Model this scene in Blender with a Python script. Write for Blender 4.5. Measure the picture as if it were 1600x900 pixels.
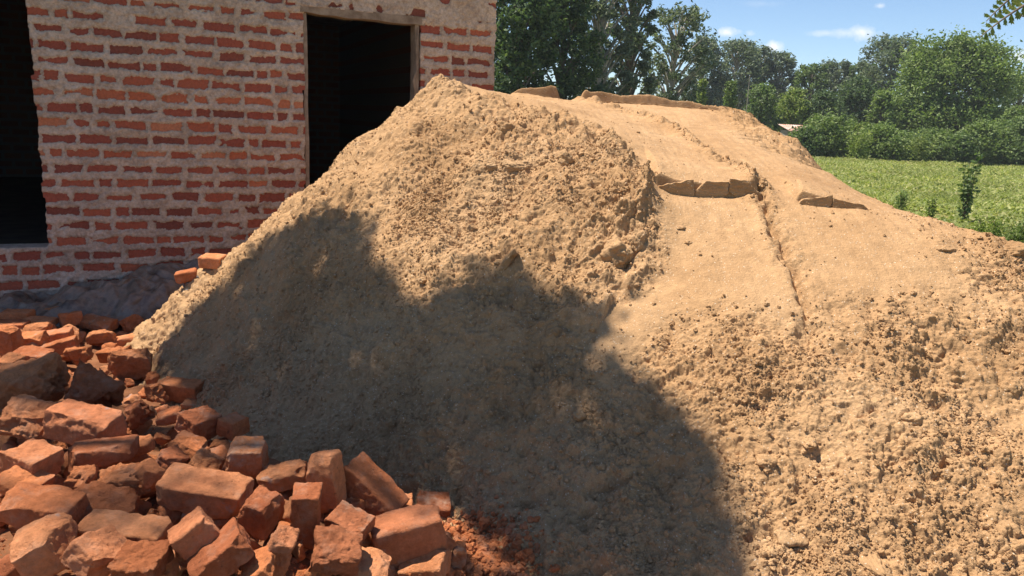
import bpy, math, random, time
T0_ = time.time()
import numpy as np
from mathutils import Matrix, Vector
for o in list(bpy.data.objects): bpy.data.objects.remove(o)
scene = bpy.context.scene; COL = scene.collection
rad = math.radians
# ---------------------------------------------------------------- camera
F = 1180.0; PIT = rad(12.75); ROL = rad(2.7); EYE = 1.4
cf = np.array([0, math.cos(PIT), -math.sin(PIT)]); _r = np.array([1., 0, 0]); _u = np.array([0, math.sin(PIT), math.cos(PIT)])
cr = math.cos(ROL)*_r + math.sin(ROL)*_u; cu = -math.sin(ROL)*_r + math.cos(ROL)*_u
cam = bpy.data.cameras.new("camera"); camo = bpy.data.objects.new("camera", cam); COL.objects.link(camo)
cam.sensor_width = 36; cam.lens = F/1600*36; cam.clip_start = .05; cam.clip_end = 9000
M = Matrix(((cr[0], cu[0], -cf[0], 0), (cr[1], cu[1], -cf[1], 0), (cr[2], cu[2], -cf[2], EYE), (0, 0, 0, 1)))
camo.matrix_world = M; scene.camera = camo
# ---------------------------------------------------------------- sun, sky, exposure
SUN_EL = rad(66); SUN_AZ = math.atan2(.30, -.95)                     # direction towards the sun, in plan
SD = np.array([math.cos(SUN_AZ)*math.cos(SUN_EL), math.sin(SUN_AZ)*math.cos(SUN_EL), math.sin(SUN_EL)])
sl = bpy.data.lights.new("sun", 'SUN'); sl.energy = 5.0; sl.angle = rad(.55); sl.color = (1, .92, .80)
so = bpy.data.objects.new("sun", sl); COL.objects.link(so); so.rotation_euler = Vector(SD).to_track_quat('Z', 'Y').to_euler(); so.location = (-8, 4, 20)
W = bpy.data.worlds.new("World"); scene.world = W; W.use_nodes = True
nt = W.node_tree; N = nt.nodes; LK = nt.links; bg = N['Background']
sky = N.new('ShaderNodeTexSky'); sky.sky_type = 'NISHITA'; sky.sun_disc = False; sky.sun_elevation = SUN_EL
sky.sun_rotation = math.pi/2 - SUN_AZ; sky.altitude = 1500; sky.air_density = 1.0; sky.dust_density = .1; sky.ozone_density = 3.5
bg.inputs['Strength'].default_value = .072
SKY_CLOUDS = [  # pixel centre in the photo, angular half width, half height, strength
 (1328, 52, 42, 8, .5), (1346, 50, 20, 15, 1.), (1290, 52, 30, 5, .4), (1137, 51, 18, 8, .9), (1172, 53, 8, 5, .4), (1208, 73, 14, 9, 1.), (1375, 9, 8, 5, .7), (1592, 88, 16, 10, .8), (1378, 96, 22, 7, .6), (1190, 6, 30, 5, .12)]
def pix_dir(px, py):
    d = cf + cr*(px-800)/F - cu*(py-450)/F
    return d/np.linalg.norm(d)
def build_clouds():
    tc = N.new('ShaderNodeTexCoord')
    nz = N.new('ShaderNodeTexNoise'); nz.inputs['Scale'].default_value = 45; nz.inputs['Detail'].default_value = 6; nz.inputs['Roughness'].default_value = .6
    LK.new(tc.outputs['Generated'], nz.inputs['Vector'])
    def m(op, a, b=None, c=None):
        n = N.new('ShaderNodeMath'); n.operation = op
        for i, v in enumerate((a, b, c)):
            if v is None: continue
            if isinstance(v, (int, float)): n.inputs[i].default_value = v
            else: LK.new(v, n.inputs[i])
        return n.outputs[0]
    acc = None
    for px, py, hw, hh, st in SKY_CLOUDS:
        d = pix_dir(px, py); rt = np.cross(d, [0, 0, 1]); rt /= np.linalg.norm(rt); up = np.cross(rt, d)
        def dot(v):
            n = N.new('ShaderNodeVectorMath'); n.operation = 'DOT_PRODUCT'; LK.new(tc.outputs['Generated'], n.inputs[0]); n.inputs[1].default_value = tuple(v); return n.outputs['Value']
        a = m('DIVIDE', dot(rt), hw/F); b = m('DIVIDE', dot(up), hh/F)
        r = m('SQRT', m('ADD', m('MULTIPLY', a, a), m('MULTIPLY', b, b)))
        front = m('GREATER_THAN', dot(d), .5)
        v = m('ADD', m('SUBTRACT', 1.0, r), m('MULTIPLY', m('SUBTRACT', nz.outputs['Fac'], .5), 2.2))
        v = m('MULTIPLY', m('MULTIPLY', m('MINIMUM', m('MAXIMUM', v, 0), 1), st), front)
        acc = v if acc is None else m('MAXIMUM', acc, v)
    mx = N.new('ShaderNodeMix'); mx.data_type = 'RGBA'; LK.new(acc, mx.inputs[0]); hs = N.new('ShaderNodeHueSaturation'); hs.inputs['Saturation'].default_value = 1.0; hs.inputs['Value'].default_value = 1.18; LK.new(sky.outputs[0], hs.inputs['Color']); LK.new(hs.outputs[0], mx.inputs[6]); mx.inputs[7].default_value = (8.2, 8.4, 8.8, 1)
    LK.new(mx.outputs[2], bg.inputs['Color'])
build_clouds()
scene.view_settings.view_transform = 'Standard'; scene.view_settings.look = 'None'
scene.view_settings.exposure = .88; scene.view_settings.gamma = 1
scene.render.engine = 'CYCLES'; scene.cycles.max_bounces = 6; scene.cycles.diffuse_bounces = 4; scene.cycles.transparent_max_bounces = 4
scene.cycles.use_denoising = True

# ---------------------------------------------------------------- helpers
def ray(px, py): return cf + cr*(px-800)/F - cu*(py-450)/F
EYEV = np.array([0, 0, EYE])
def at(px, py, Y):
    d = ray(px, py); return EYEV + d*(Y/d[1])
def atz(px, py, z):
    d = ray(px, py); return EYEV + d*((z-EYE)/d[2])
def obj(name, me, parent=None, mat=None, loc=None):
    o = bpy.data.objects.new(name, me); COL.objects.link(o)
    if mat and not me.materials: me.materials.append(mat)
    if parent: o.parent = parent
    if loc is not None: o.location = loc
    return o
def thing(name, loc=(0, 0, 0)):
    o = bpy.data.objects.new(name, None); COL.objects.link(o); o.location = loc; o.empty_display_size = .1; return o
def tag(o, label=None, cat=None, group=None, kind=None):
    if label: o['label'] = label
    if cat: o['category'] = cat
    if group: o['group'] = group
    if kind: o['kind'] = kind
    return o
def npmesh(name, V, Fc, smooth=True):
    """V (n,3); Fc (m,k) array with k = 3 or 4"""
    V = np.asarray(V, np.float32); Fc = np.asarray(Fc, np.int32); k = Fc.shape[1]
    me = bpy.data.meshes.new(name); me.vertices.add(len(V)); me.vertices.foreach_set('co', V.ravel())
    me.loops.add(Fc.size); me.loops.foreach_set('vertex_index', Fc.ravel())
    me.polygons.add(len(Fc)); me.polygons.foreach_set('loop_start', np.arange(0, Fc.size, k, dtype=np.int32))
    me.polygons.foreach_set('use_smooth', np.full(len(Fc), smooth, bool))
    me.update(calc_edges=True); me.validate(); return me
def attr(me, name, vals):
    a = me.attributes.new(name, 'FLOAT', 'POINT'); a.data.foreach_set('value', np.asarray(vals, np.float32).ravel())
def boxmesh(name, boxes, mat=None, bevel=0):
    V = []; Q = []
    for (x0, y0, z0, x1, y1, z1) in boxes:
        b = len(V); V += [(x0, y0, z0), (x1, y0, z0), (x1, y1, z0), (x0, y1, z0), (x0, y0, z1), (x1, y0, z1), (x1, y1, z1), (x0, y1, z1)]
        Q += [(b, b+3, b+2, b+1), (b+4, b+5, b+6, b+7), (b, b+1, b+5, b+4), (b+1, b+2, b+6, b+5), (b+2, b+3, b+7, b+6), (b+3, b, b+4, b+7)]
    me = npmesh(name, V, Q, False)
    if mat: me.materials.append(mat)
    return me
def tube(pts, rads, n=6):
    """tapered tube through points"""
    V = []; Q = []
    pts = [Vector(p) for p in pts]
    for i, p in enumerate(pts):
        t = (pts[min(i+1, len(pts)-1)]-pts[max(i-1, 0)]).normalized()
        a = t.orthogonal().normalized() if i == 0 else (a - t*a.dot(t)).normalized()
        b = t.cross(a)
        for k in range(n):
            an = 2*math.pi*k/n; V.append(tuple(p+(a*math.cos(an)+b*math.sin(an))*rads[i]))
    for i in range(len(pts)-1):
        for k in range(n):
            Q.append((i*n+k, i*n+(k+1) % n, (i+1)*n+(k+1) % n, (i+1)*n+k))
    return V, Q
class MB:
    def __init__(s): s.V = []; s.Q = []
    def add(s, V, Q):
        b = len(s.V); s.V += list(V); s.Q += [tuple(i+b for i in q) for q in Q]
    def mesh(s, name, mat, smooth=True):
        me = npmesh(name, s.V, s.Q, smooth); me.materials.append(mat); return me
# vectorised noise
def _h(ix, iy, iz, s):
    h = (ix.astype(np.uint64)*np.uint64(374761393) + iy.astype(np.uint64)*np.uint64(668265263) + iz.astype(np.uint64)*np.uint64(2246822519) + np.uint64(s*3266489917 % 4294967296)) & np.uint64(0xffffffff)
    h = ((h ^ (h >> np.uint64(15)))*np.uint64(2654435761)) & np.uint64(0xffffffff)
    h = ((h ^ (h >> np.uint64(13)))*np.uint64(1274126177)) & np.uint64(0xffffffff)
    h = ((h ^ (h >> np.uint64(16)))*np.uint64(2246822519)) & np.uint64(0xffffffff)
    return (h ^ (h >> np.uint64(15)))/4294967295.0
OFF = 100000
def noise2(x, y, s=0):
    x = x+.37*s; y = y-.91*s
    ix = np.floor(x); iy = np.floor(y); fx = x-ix; fy = y-iy
    ix = ix.astype(np.int64)+OFF; iy = iy.astype(np.int64)+OFF; z = np.full_like(ix, s+11)
    u = fx*fx*fx*(fx*(fx*6-15)+10); v = fy*fy*fy*(fy*(fy*6-15)+10)
    def g(dx, dy):
        a = _h(ix+dx, iy+dy, z, s)*2*np.pi
        return np.cos(a)*(fx-dx)+np.sin(a)*(fy-dy)
    return 1.5*((g(0, 0)*(1-u)+g(1, 0)*u)*(1-v)+(g(0, 1)*(1-u)+g(1, 1)*u)*v)
def fbm(x, y, s=0, o=4, r=.5):
    t = 0; a = 1
    for i in range(o): t = t+a*noise2(x*2**i, y*2**i, s+i*5); a *= r
    return t
def noise3(p, s=0):
    x, y, z = p[:, 0]+s*1.7, p[:, 1]-s*.6, p[:, 2]+s*.3
    i = [np.floor(v).astype(np.int64)+OFF for v in (x, y, z)]; f = [v-np.floor(v) for v in (x, y, z)]
    w = [q*q*(3-2*q) for q in f]; t = 0
    for dx in (0, 1):
        for dy in (0, 1):
            for dz in (0, 1):
                t = t + _h(i[0]+dx, i[1]+dy, i[2]+dz, s)*(w[0] if dx else 1-w[0])*(w[1] if dy else 1-w[1])*(w[2] if dz else 1-w[2])
    return t*2-1
def lumps(x, y, s=0, seed=3):
    """worley domes: high in the middle of each cell, sharp creases between"""
    x = x/s; y = y/s; ix = np.floor(x).astype(np.int64); iy = np.floor(y).astype(np.int64)
    best = np.full(x.shape, 9.); hh = np.zeros(x.shape); z = np.full(x.shape, seed, np.int64)
    for dx in (-1, 0, 1):
        for dy in (-1, 0, 1):
            cx = ix+dx; cy = iy+dy
            jx = _h(cx+OFF, cy+OFF, z, 1); jy = _h(cx+OFF, cy+OFF, z, 2); jr = _h(cx+OFF, cy+OFF, z, 3)
            d = ((cx+jx-x)**2+(cy+jy-y)**2)/(.35+.9*jr)
            m = d < best; best = np.where(m, d, best); hh = np.where(m, jr, hh)
    return np.sqrt(np.clip(1-best*.9, 0, 1))*(.35+.65*hh)
def smooth(a, b, x):
    t = np.clip((x-a)/(b-a), 0, 1); return t*t*(3-2*t)
def seg_dist(x, y, P):
    """distance to polyline, signed (positive = right of it walking along), and arc parameter"""
    best = np.full(x.shape, 1e9); sg = np.ones(x.shape); tt = np.zeros(x.shape); L = 0
    for (ax, ay), (bx, by) in zip(P[:-1], P[1:]):
        dx, dy = bx-ax, by-ay; l2 = dx*dx+dy*dy; t = np.clip(((x-ax)*dx+(y-ay)*dy)/l2, 0, 1)
        d = np.hypot(x-ax-t*dx, y-ay-t*dy); s = np.sign((x-ax)*dy-(y-ay)*dx); m = d < best
        best = np.where(m, d, best); sg = np.where(m, s, sg); tt = np.where(m, L+t*math.sqrt(l2), tt); L += math.sqrt(l2)
    return best*sg, tt, L
# ---------------------------------------------------------------- node materials
def mat(name, rough=.9, spec=.3):
    m = bpy.data.materials.new(name); m.use_nodes = True; t = m.node_tree; b = t.nodes['Principled BSDF']
    b.inputs['Roughness'].default_value = rough; b.inputs['Specular IOR Level'].default_value = spec
    return m, t, b
def nn(t, kind, **kw):
    n = t.nodes.new(kind)
    for k, v in kw.items():
        if k in n.inputs: n.inputs[k].default_value = v
        else: setattr(n, k, v)
    return n
def coord(t, kind='Object'):
    return nn(t, 'ShaderNodeTexCoord').outputs[kind]
def pos(t): return nn(t, 'ShaderNodeNewGeometry').outputs['Position']
def nz(t, vec, scale, detail=4, rough=.55):
    n = nn(t, 'ShaderNodeTexNoise', Scale=scale, Detail=detail, Roughness=rough); t.links.new(vec, n.inputs['Vector']); return n.outputs['Fac']
def ramp(t, fac, stops):
    n = nn(t, 'ShaderNodeValToRGB'); e = n.color_ramp.elements
    while len(e) < len(stops): e.new(.5)
    for el, (p, c) in zip(e, stops): el.position = p; el.color = (*c, 1) if len(c) == 3 else c
    t.links.new(fac, n.inputs[0]); return n.outputs[0]
def g1(v): return (v, v, v)
def mixc(t, fac, a, b, mode='MIX'):
    n = nn(t, 'ShaderNodeMix', data_type='RGBA', blend_type=mode)
    for i, v in ((0, fac), (6, a), (7, b)):
        if isinstance(v, (int, float)): n.inputs[i].default_value = v
        elif isinstance(v, tuple): n.inputs[i].default_value = (*v, 1)
        else: t.links.new(v, n.inputs[i])
    return n.outputs[2]
def mth(t, op, a, b=0.):
    n = nn(t, 'ShaderNodeMath', operation=op)
    for i, v in enumerate((a, b)):
        if isinstance(v, (int, float)): n.inputs[i].default_value = v
        else: t.links.new(v, n.inputs[i])
    return n.outputs[0]
def bump(t, b, h, dist, strength=1., prev=None):
    n = nn(t, 'ShaderNodeBump', Strength=strength, Distance=dist); t.links.new(h, n.inputs['Height'])
    if prev is not None: t.links.new(prev, n.inputs['Normal'])
    t.links.new(n.outputs[0], b.inputs['Normal']); return n.outputs[0]

def m_sand():
    m, t, b = mat('sand', .97, .12); p = pos(t)
    big = nz(t, p, 2.2, 5); mid = nz(t, p, 22, 4); gr = nz(t, p, 420, 3, .8)
    c = ramp(t, big, [(.28, (.33, .193, .093)), (.5, (.42, .254, .128)), (.72, (.45, .283, .150))])
    c = mixc(t, .8, c, ramp(t, mid, [(.25, g1(.78)), (.75, g1(1.15))]), 'MULTIPLY')
    c = mixc(t, .75, c, ramp(t, gr, [(.25, g1(.55)), (.5, g1(1.)), (.75, g1(1.5))]), 'MULTIPLY')
    v = nn(t, 'ShaderNodeTexVoronoi', Scale=300.); t.links.new(p, v.inputs['Vector'])
    sep = nn(t, 'ShaderNodeSeparateColor'); t.links.new(v.outputs['Color'], sep.inputs[0])
    c = mixc(t, ramp(t, sep.outputs[0], [(.985, g1(0)), (.99, g1(.5))]), c, (.75, .68, .55))
    t.links.new(c, b.inputs['Base Color'])
    n1 = bump(t, b, nz(t, p, 110, 3, .65), .006, .8); bump(t, b, gr, .0022, .8, n1)
    return m
def m_brick(name, dark=1., mortar=.35, crumbly=0.):
    m, t, b = mat(name, .93, .15); p = coord(t, 'Object'); oi = nn(t, 'ShaderNodeObjectInfo')
    vm = nn(t, 'ShaderNodeVectorMath', operation='ADD'); t.links.new(p, vm.inputs[0])
    cx = nn(t, 'ShaderNodeVectorMath', operation='SCALE'); t.links.new(oi.outputs['Location'], cx.inputs[0]); cx.inputs['Scale'].default_value = 3.
    t.links.new(cx.outputs[0], vm.inputs[1]); p = vm.outputs[0]
    a = nz(t, p, 9, 5, .6); f = nz(t, p, 60, 5, .7)
    rnd = oi.outputs['Random']
    base = ramp(t, rnd, [(0, (.36*dark, .115*dark, .048*dark)), (.35, (.52*dark, .18*dark, .068*dark)), (.7, (.60*dark, .245*dark, .105*dark)), (1, (.47*dark, .165*dark, .075*dark))])
    c = mixc(t, .85, base, ramp(t, a, [(.25, (.62, .55, .55)), (.5, (1, 1, 1)), (.8, (1.25, 1.35, 1.5))]), 'MULTIPLY')
    c = mixc(t, .7, c, ramp(t, f, [(.3, g1(.7)), (.7, g1(1.3))]), 'MULTIPLY')
    # pale dust and mortar left on some faces
    d = nz(t, p, 14, 6, .7)
    c = mixc(t, ramp(t, d, [(.50, g1(0)), (.68, g1(mortar*.9))]), c, (.46, .33, .24))
    s = nz(t, p, 17, 3, .5); c = mixc(t, ramp(t, s, [(.70, g1(0)), (.74, g1(mortar*1.4))]), c, (.34, .32, .31))
    k = nz(t, p, 33, 4, .6); c = mixc(t, ramp(t, k, [(.66, g1(0)), (.72, g1(.5))]), c, (.09, .045, .03))
    t.links.new(c, b.inputs['Base Color'])
    n1 = bump(t, b, nz(t, p, 38, 8, .72), .010+.012*crumbly, .9); n1 = bump(t, b, nz(t, p, 220, 5, .75), .005, 1., n1)
    v = nn(t, 'ShaderNodeTexVoronoi', Scale=42., feature='F1'); t.links.new(p, v.inputs['Vector'])
    bump(t, b, ramp(t, v.outputs['Distance'], [(.0, g1(0)), (.18, g1(1))]), .005, .55, n1)
    return m
def m_wall():
    m, t, b = mat('brick_and_mortar', .95, .12); p = pos(t)
    at_ = nn(t, 'ShaderNodeAttribute', attribute_name='mortar').outputs['Fac']; tn = nn(t, 'ShaderNodeAttribute', attribute_name='tone').outputs['Fac']
    f = nz(t, p, 70, 5, .7); g = nz(t, p, 6, 5, .6)
    br = ramp(t, tn, [(0, (.21, .07, .05)), (.3, (.31, .088, .06)), (.6, (.38, .11, .065)), (.85, (.46, .145, .075)), (1, (.50, .20, .11))])
    br = mixc(t, .7, br, ramp(t, f, [(.3, g1(.65)), (.7, g1(1.3))]), 'MULTIPLY')
    mo = ramp(t, g, [(.3, (.40, .30, .23)), (.55, (.54, .42, .33)), (.8, (.62, .50, .41))])
    mo = mixc(t, .8, mo, ramp(t, f, [(.3, g1(.65)), (.7, g1(1.25))]), 'MULTIPLY'); mo = mixc(t, .6, mo, ramp(t, nz(t, p, 24, 6, .7), [(.32, (.62, .56, .52)), (.5, g1(1.)), (.7, g1(1.15))]), 'MULTIPLY')
    mo = mixc(t, ramp(t, nz(t, p, 16, 5, .65), [(.58, g1(0)), (.7, g1(.5))]), mo, (.22, .18, .15))
    e = mth(t, 'ADD', at_, mth(t, 'MULTIPLY', mth(t, 'SUBTRACT', nz(t, p, 90, 4, .7), .5), 1.0)); e = mth(t, 'ADD', e, mth(t, 'MULTIPLY', mth(t, 'SUBTRACT', nz(t, p, 26, 5, .7), .5), 1.3))
    c = mixc(t, ramp(t, e, [(.4, g1(0)), (.58, g1(1))]), br, mo)
    t.links.new(c, b.inputs['Base Color'])
    n1 = bump(t, b, nz(t, p, 45, 5, .65), .012, .8); bump(t, b, nz(t, p, 240, 3, .7), .0025, .7, n1)
    return m
def m_plain(name, stops, scale=20, rough=.9, spec=.2, bd=.004, bs=60, metal=0, space='Object'):
    m, t, b = mat(name, rough, spec); p = coord(t, space)
    c = ramp(t, nz(t, p, scale, 5, .6), stops); t.links.new(c, b.inputs['Base Color']); b.inputs['Metallic'].default_value = metal
    if bd: bump(t, b, nz(t, p, bs, 5, .65), bd, .8)
    return m
def m_leaf(name, c0, c1, c2, scale=.6, trans=.35, rough=.55):
    m, t, b = mat(name, rough, .3); g = nn(t, 'ShaderNodeNewGeometry')
    c = ramp(t, g.outputs['Random Per Island'], [(0, c0), (.55, c1), (1, c2)])
    c = mixc(t, .6, c, ramp(t, nz(t, g.outputs['Position'], scale, 3), [(.3, g1(.7)), (.7, g1(1.35))]), 'MULTIPLY')
    t.links.new(c, b.inputs['Base Color'])
    tr = nn(t, 'ShaderNodeBsdfTranslucent'); t.links.new(mixc(t, 1., c, (1.1, 1.2, .65), 'MULTIPLY'), tr.inputs['Color'])
    mx = nn(t, 'ShaderNodeMixShader'); mx.inputs[0].default_value = trans; t.links.new(b.outputs[0], mx.inputs[1]); t.links.new(tr.outputs[0], mx.inputs[2])
    t.links.new(mx.outputs[0], t.nodes['Material Output'].inputs['Surface']); return m
MS = m_sand(); MBK = m_brick('burnt_brick'); MBC = m_brick('crumbly_brick', .92, .3, 1.); MBG = m_brick('mortared_brick', .85, .75); MW = m_wall()
MB_BARK = m_plain('bark', [(.3, (.10, .075, .055)), (.7, (.22, .18, .14))], 8, .95, .1, .01, 20)
MB_PALE = m_plain('pale_bark', [(.3, (.26, .22, .18)), (.7, (.42, .38, .32))], 5, .9, .1, .01, 20)
L_DARK = m_leaf('dark_leaf', (.045, .075, .032), (.08, .13, .05), (.17, .22, .09), .7)
L_MID = m_leaf('mid_leaf', (.07, .115, .036), (.12, .18, .055), (.22, .28, .10), .7)
L_EUC = m_leaf('blue_green_leaf', (.085, .115, .08), (.14, .18, .115), (.27, .30, .20), .7)
L_BR = m_leaf('bright_leaf', (.10, .15, .035), (.16, .225, .06), (.26, .32, .11), .8)
L_FLD = m_leaf('field_leaf', (.16, .20, .05), (.27, .31, .085), (.46, .43, .19), .3, .4)
L_YEL = m_leaf('yellow_green_leaf', (.11, .17, .03), (.19, .25, .05), (.30, .34, .10), .8)

# ---------------------------------------------------------------- rubble height and soil
EDGE = [(1.0, -.05), (1.6, -.02), (1.9, -.02), (2.16, -.22), (2.6, -.92), (3.1, -1.6), (4.0, -2.1), (4.5, -2.2), (9, -2.3)]
def z_rub(x, y):
    x = np.asarray(x, float); y = np.asarray(y, float)
    xe = np.interp(y, [e[0] for e in EDGE], [e[1] for e in EDGE])
    h = .10 + .33*smooth(4.3, 1.7, y)
    h = h*(.35+.65*smooth(-.05, .55, xe-x)) - .05*smooth(0, -.5, xe-x)
    return np.maximum(h*smooth(9, 5.2, y), 0) + .012*fbm(x*3, y*3, 4, 3)
def polar(a0, a1, na, r0, r1, nr):
    a = np.radians(np.linspace(a0, a1, na)); r = np.exp(np.linspace(math.log(r0), math.log(r1), nr))
    A, R_ = np.meshgrid(a, r); return R_*np.sin(A), R_*np.cos(A)
def gridfaces(nr, na, keep=None):
    i = np.arange(nr*na).reshape(nr, na)
    q = np.stack([i[:-1, :-1], i[:-1, 1:], i[1:, 1:], i[1:, :-1]], -1).reshape(-1, 4)
    return q if keep is None else q[keep]
def compact(V, Q):
    used = np.zeros(len(V), bool); used[Q.ravel()] = True; idx = np.cumsum(used)-1
    return V[used], idx[Q], used
# the big ground sheet, then the soil near the house
msoil = m_plain('red_soil', [(.3, (.13, .055, .028)), (.6, (.22, .095, .045)), (.8, (.28, .15, .08))], 6, .97, .1, .012, 45)
def m_ground():
    m, t, b = mat('field_ground', .97, .1); p = pos(t)
    g = ramp(t, nz(t, p, .5, 6, .65), [(.3, (.14, .17, .05)), (.55, (.19, .22, .07)), (.75, (.27, .26, .11))])
    s = ramp(t, nz(t, p, .32, 5, .7), [(.50, g1(0)), (.62, g1(.8))])
    c = mixc(t, s, g, (.30, .15, .08)); t.links.new(c, b.inputs['Base Color']); bump(t, b, nz(t, p, 9, 5), .06, .8); return m
xs = np.concatenate([[-4000, -800, -200], np.linspace(-60, 90, 60), [200, 800, 4000]]); ys = np.concatenate([[-800, -100], np.linspace(-10, 120, 60), [300, 1200, 5000]])
X, Y = np.meshgrid(xs, ys); Zg = -.02 + 0*X
me = npmesh('ground', np.stack([X, Y, Zg], -1).reshape(-1, 3), gridfaces(len(ys), len(xs))); me.materials.append(m_ground()); tag(obj('ground', me), kind='structure')
X, Y = polar(-75, 60, 420, .7, 7.5, 420)
Z = z_rub(X, Y) - .05 - .035*smooth(-.1, .3, np.interp(Y, [e[0] for e in EDGE], [e[1] for e in EDGE])-X)*smooth(4.2, 3.6, Y) + .012*lumps(X, Y, .05) + .006*lumps(X, Y, .022, 8)
rim = smooth(6.2, 7.4, np.hypot(X, Y)); Z = Z*(1-rim) - .08*rim
me = npmesh('soil', np.stack([X, Y, Z], -1).reshape(-1, 3), gridfaces(420, 420)); me.materials.append(msoil); tag(obj('soil', me), kind='structure')

# ---------------------------------------------------------------- sand pile
CP = []
def cp(px, py, Y): CP.append(at(px, py, Y))
for a in [(685,117,4.4),(640,158,4.38),(600,192,4.33),(560,226,4.3),(520,265,4.27),(460,310,4.25),(400,361,4.25),(355,399,4.25),(300,433,4.22),(245,471,4.2),
          (740,142,4.3),(800,165,4.1),(870,182,3.9),(930,205,3.7),(975,250,3.45),(1003,295,3.2),(1012,360,3.06),(1000,430,2.93),
          (800,143,5.2),(850,152,5.2),(900,160,5.2),(1000,165,5.2),(1100,171,5.2),(1172,178,5.2),
          (1050,304,3.26),(1120,306,3.26),(1190,308,3.24),(1250,316,3.2),(1360,330,3.12),
          (1245,217,4.5),(1300,270,3.8),
          (1450,345,3.05),(1530,364,3.0),(1600,386,2.95),(1700,412,2.9),(1900,460,2.9),(2200,520,2.9),
          (1100,400,2.9),(1250,400,2.85),(1400,420,2.75),(1560,440,2.7)]: cp(*a)
for px, py, z in [(228,508,.06),(243,552,.06),(300,615,.10),(340,665,.14),(400,700,.15),(500,720,.18),(560,735,.2),(650,765,.2),(720,790,.17),(760,830,.14),(830,890,.12)]: CP.append(atz(px, py, z))
for p in [(.15,1.75,.06),(.6,1.5,.06),(1.1,1.38,.06),(1.8,1.35,.06),(2.6,1.4,.05),(3.6,1.6,.05),(-.1,1.95,.1),
          (.8,3.7,1.245),(.8,4.2,1.335),(.8,4.7,1.425),(1.2,3.7,1.235),(1.2,4.2,1.325),(1.2,4.7,1.42),(.42,4.3,1.42),(.45,4.75,1.475),(.05,4.75,1.50),(-.1,5.1,1.5),(1.5,4.9,1.43),
          (.8,2.4,.66),(1.3,2.2,.60),(.4,2.6,.62),(2.4,2.4,.7),(2.0,2.0,.42),
          # hidden back and sides
          (-2.3,4.6,-.05),(-1.9,4.8,.05),(-1.45,4.9,.2),(-1.0,5.0,.55),(-.6,5.0,1.1),(-.3,5.3,1.2),(-2.45,4.3,-.12),(-2.4,4.0,-.2),(-2.1,3.5,-.2),(-2.6,3.4,-.3),(-2.4,2.6,-.3),(-1.4,2.2,-.3),(-.8,1.7,-.3),(-.3,1.4,-.2),(.3,1.0,-.2),(1.2,.8,-.25),(2.5,.8,-.25),(4.5,1.0,-.2),
          (0,5.6,1.47),(.8,5.6,1.5),(1.5,5.5,1.42),(0,7.2,.3),(1.0,7.4,.2),(2.0,7.0,.1),(2.1,5.4,.85),(2.8,5.5,.1),(2.15,4.5,.75),(2.9,4.6,.05),(2.0,3.9,.75),(2.6,4.0,.35),(3.2,3.9,.2),(3.8,3.0,.75),(4.5,3.0,.3),(4.6,4.2,-.1),(5.5,3,-.3),(3.2,6,-.3),(-1.2,7.2,0),(-1,6.2,.5),(4,5.5,-.3),(2.3,8,-.3),(0,9,-.3),(-3.2,5.5,-.3),(-3,6.5,-.3)]: CP.append(np.array(p))
CP = np.array(CP)
def rbf_fit(P):
    D = np.hypot(P[:, None, 0]-P[None, :, 0], P[:, None, 1]-P[None, :, 1]); n = len(P)
    A = np.zeros((n+3, n+3)); A[:n, :n] = D + np.eye(n)*-.004; A[:n, n] = 1; A[:n, n+1:] = P[:, :2]; A[n:, :n] = A[:n, n:].T
    return np.linalg.solve(A, np.concatenate([P[:, 2], np.zeros(3)]))
RW = rbf_fit(CP)
def base_exact(x, y):
    s = np.shape(x); x = np.ravel(x); y = np.ravel(y); o = RW[-3]+RW[-2]*x+RW[-1]*y
    for i, p in enumerate(CP): o = o + RW[i]*np.hypot(x-p[0], y-p[1])
    return o.reshape(s)
_gx = np.linspace(-6, 12, 1201); _gy = np.linspace(.2, 10.2, 668); _GZ = base_exact(*np.meshgrid(_gx, _gy)).reshape(668, 1201)
def base_z(x, y):
    fx = np.clip((x+6)/18*1200, 0, 1199.999); fy = np.clip((y-.2)/10*667, 0, 666.999); ix = fx.astype(int); iy = fy.astype(int); fx = fx-ix; fy = fy-iy
    return (_GZ[iy, ix]*(1-fx)+_GZ[iy, ix+1]*fx)*(1-fy)+(_GZ[iy+1, ix]*(1-fx)+_GZ[iy+1, ix+1]*fx)*fy
def pl(pts): return [tuple(at(*p)[:2]) for p in pts]
RIDGE = pl([(800,162,4.1),(870,180,3.9),(935,205,3.72),(975,245,3.48),(1003,290,3.22),(1020,350,3.06),(1018,400,2.99),(1000,450,2.9),(975,490,2.82)])
SEAM = pl([(905,150,5.2),(955,166,4.95),(1040,190,4.5),(1100,225,3.95),(1150,255,3.6),(1188,284,3.26)])
RUT = pl([(1186,280,3.3),(1198,312,3.17),(1210,350,3.02),(1225,395,2.88),(1240,440,2.76),(1252,480,2.66),(1262,520,2.56),(1285,575,2.42)])
LEDGE1 = pl([(1020,286,3.3),(1030,286,3.3),(1110,289,3.28),(1190,292,3.26)])
LEDGE2 = pl([(1243,303,3.22),(1250,304,3.22),(1365,323,3.15)])
LEDGE3a = pl([(770,138,5.3),(785,143,5.3),(878,150,5.3)]); LEDGE3b = pl([(905,152,5.3),(1000,158,5.3),(1100,166,5.3),(1180,175,5.3)])
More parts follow.
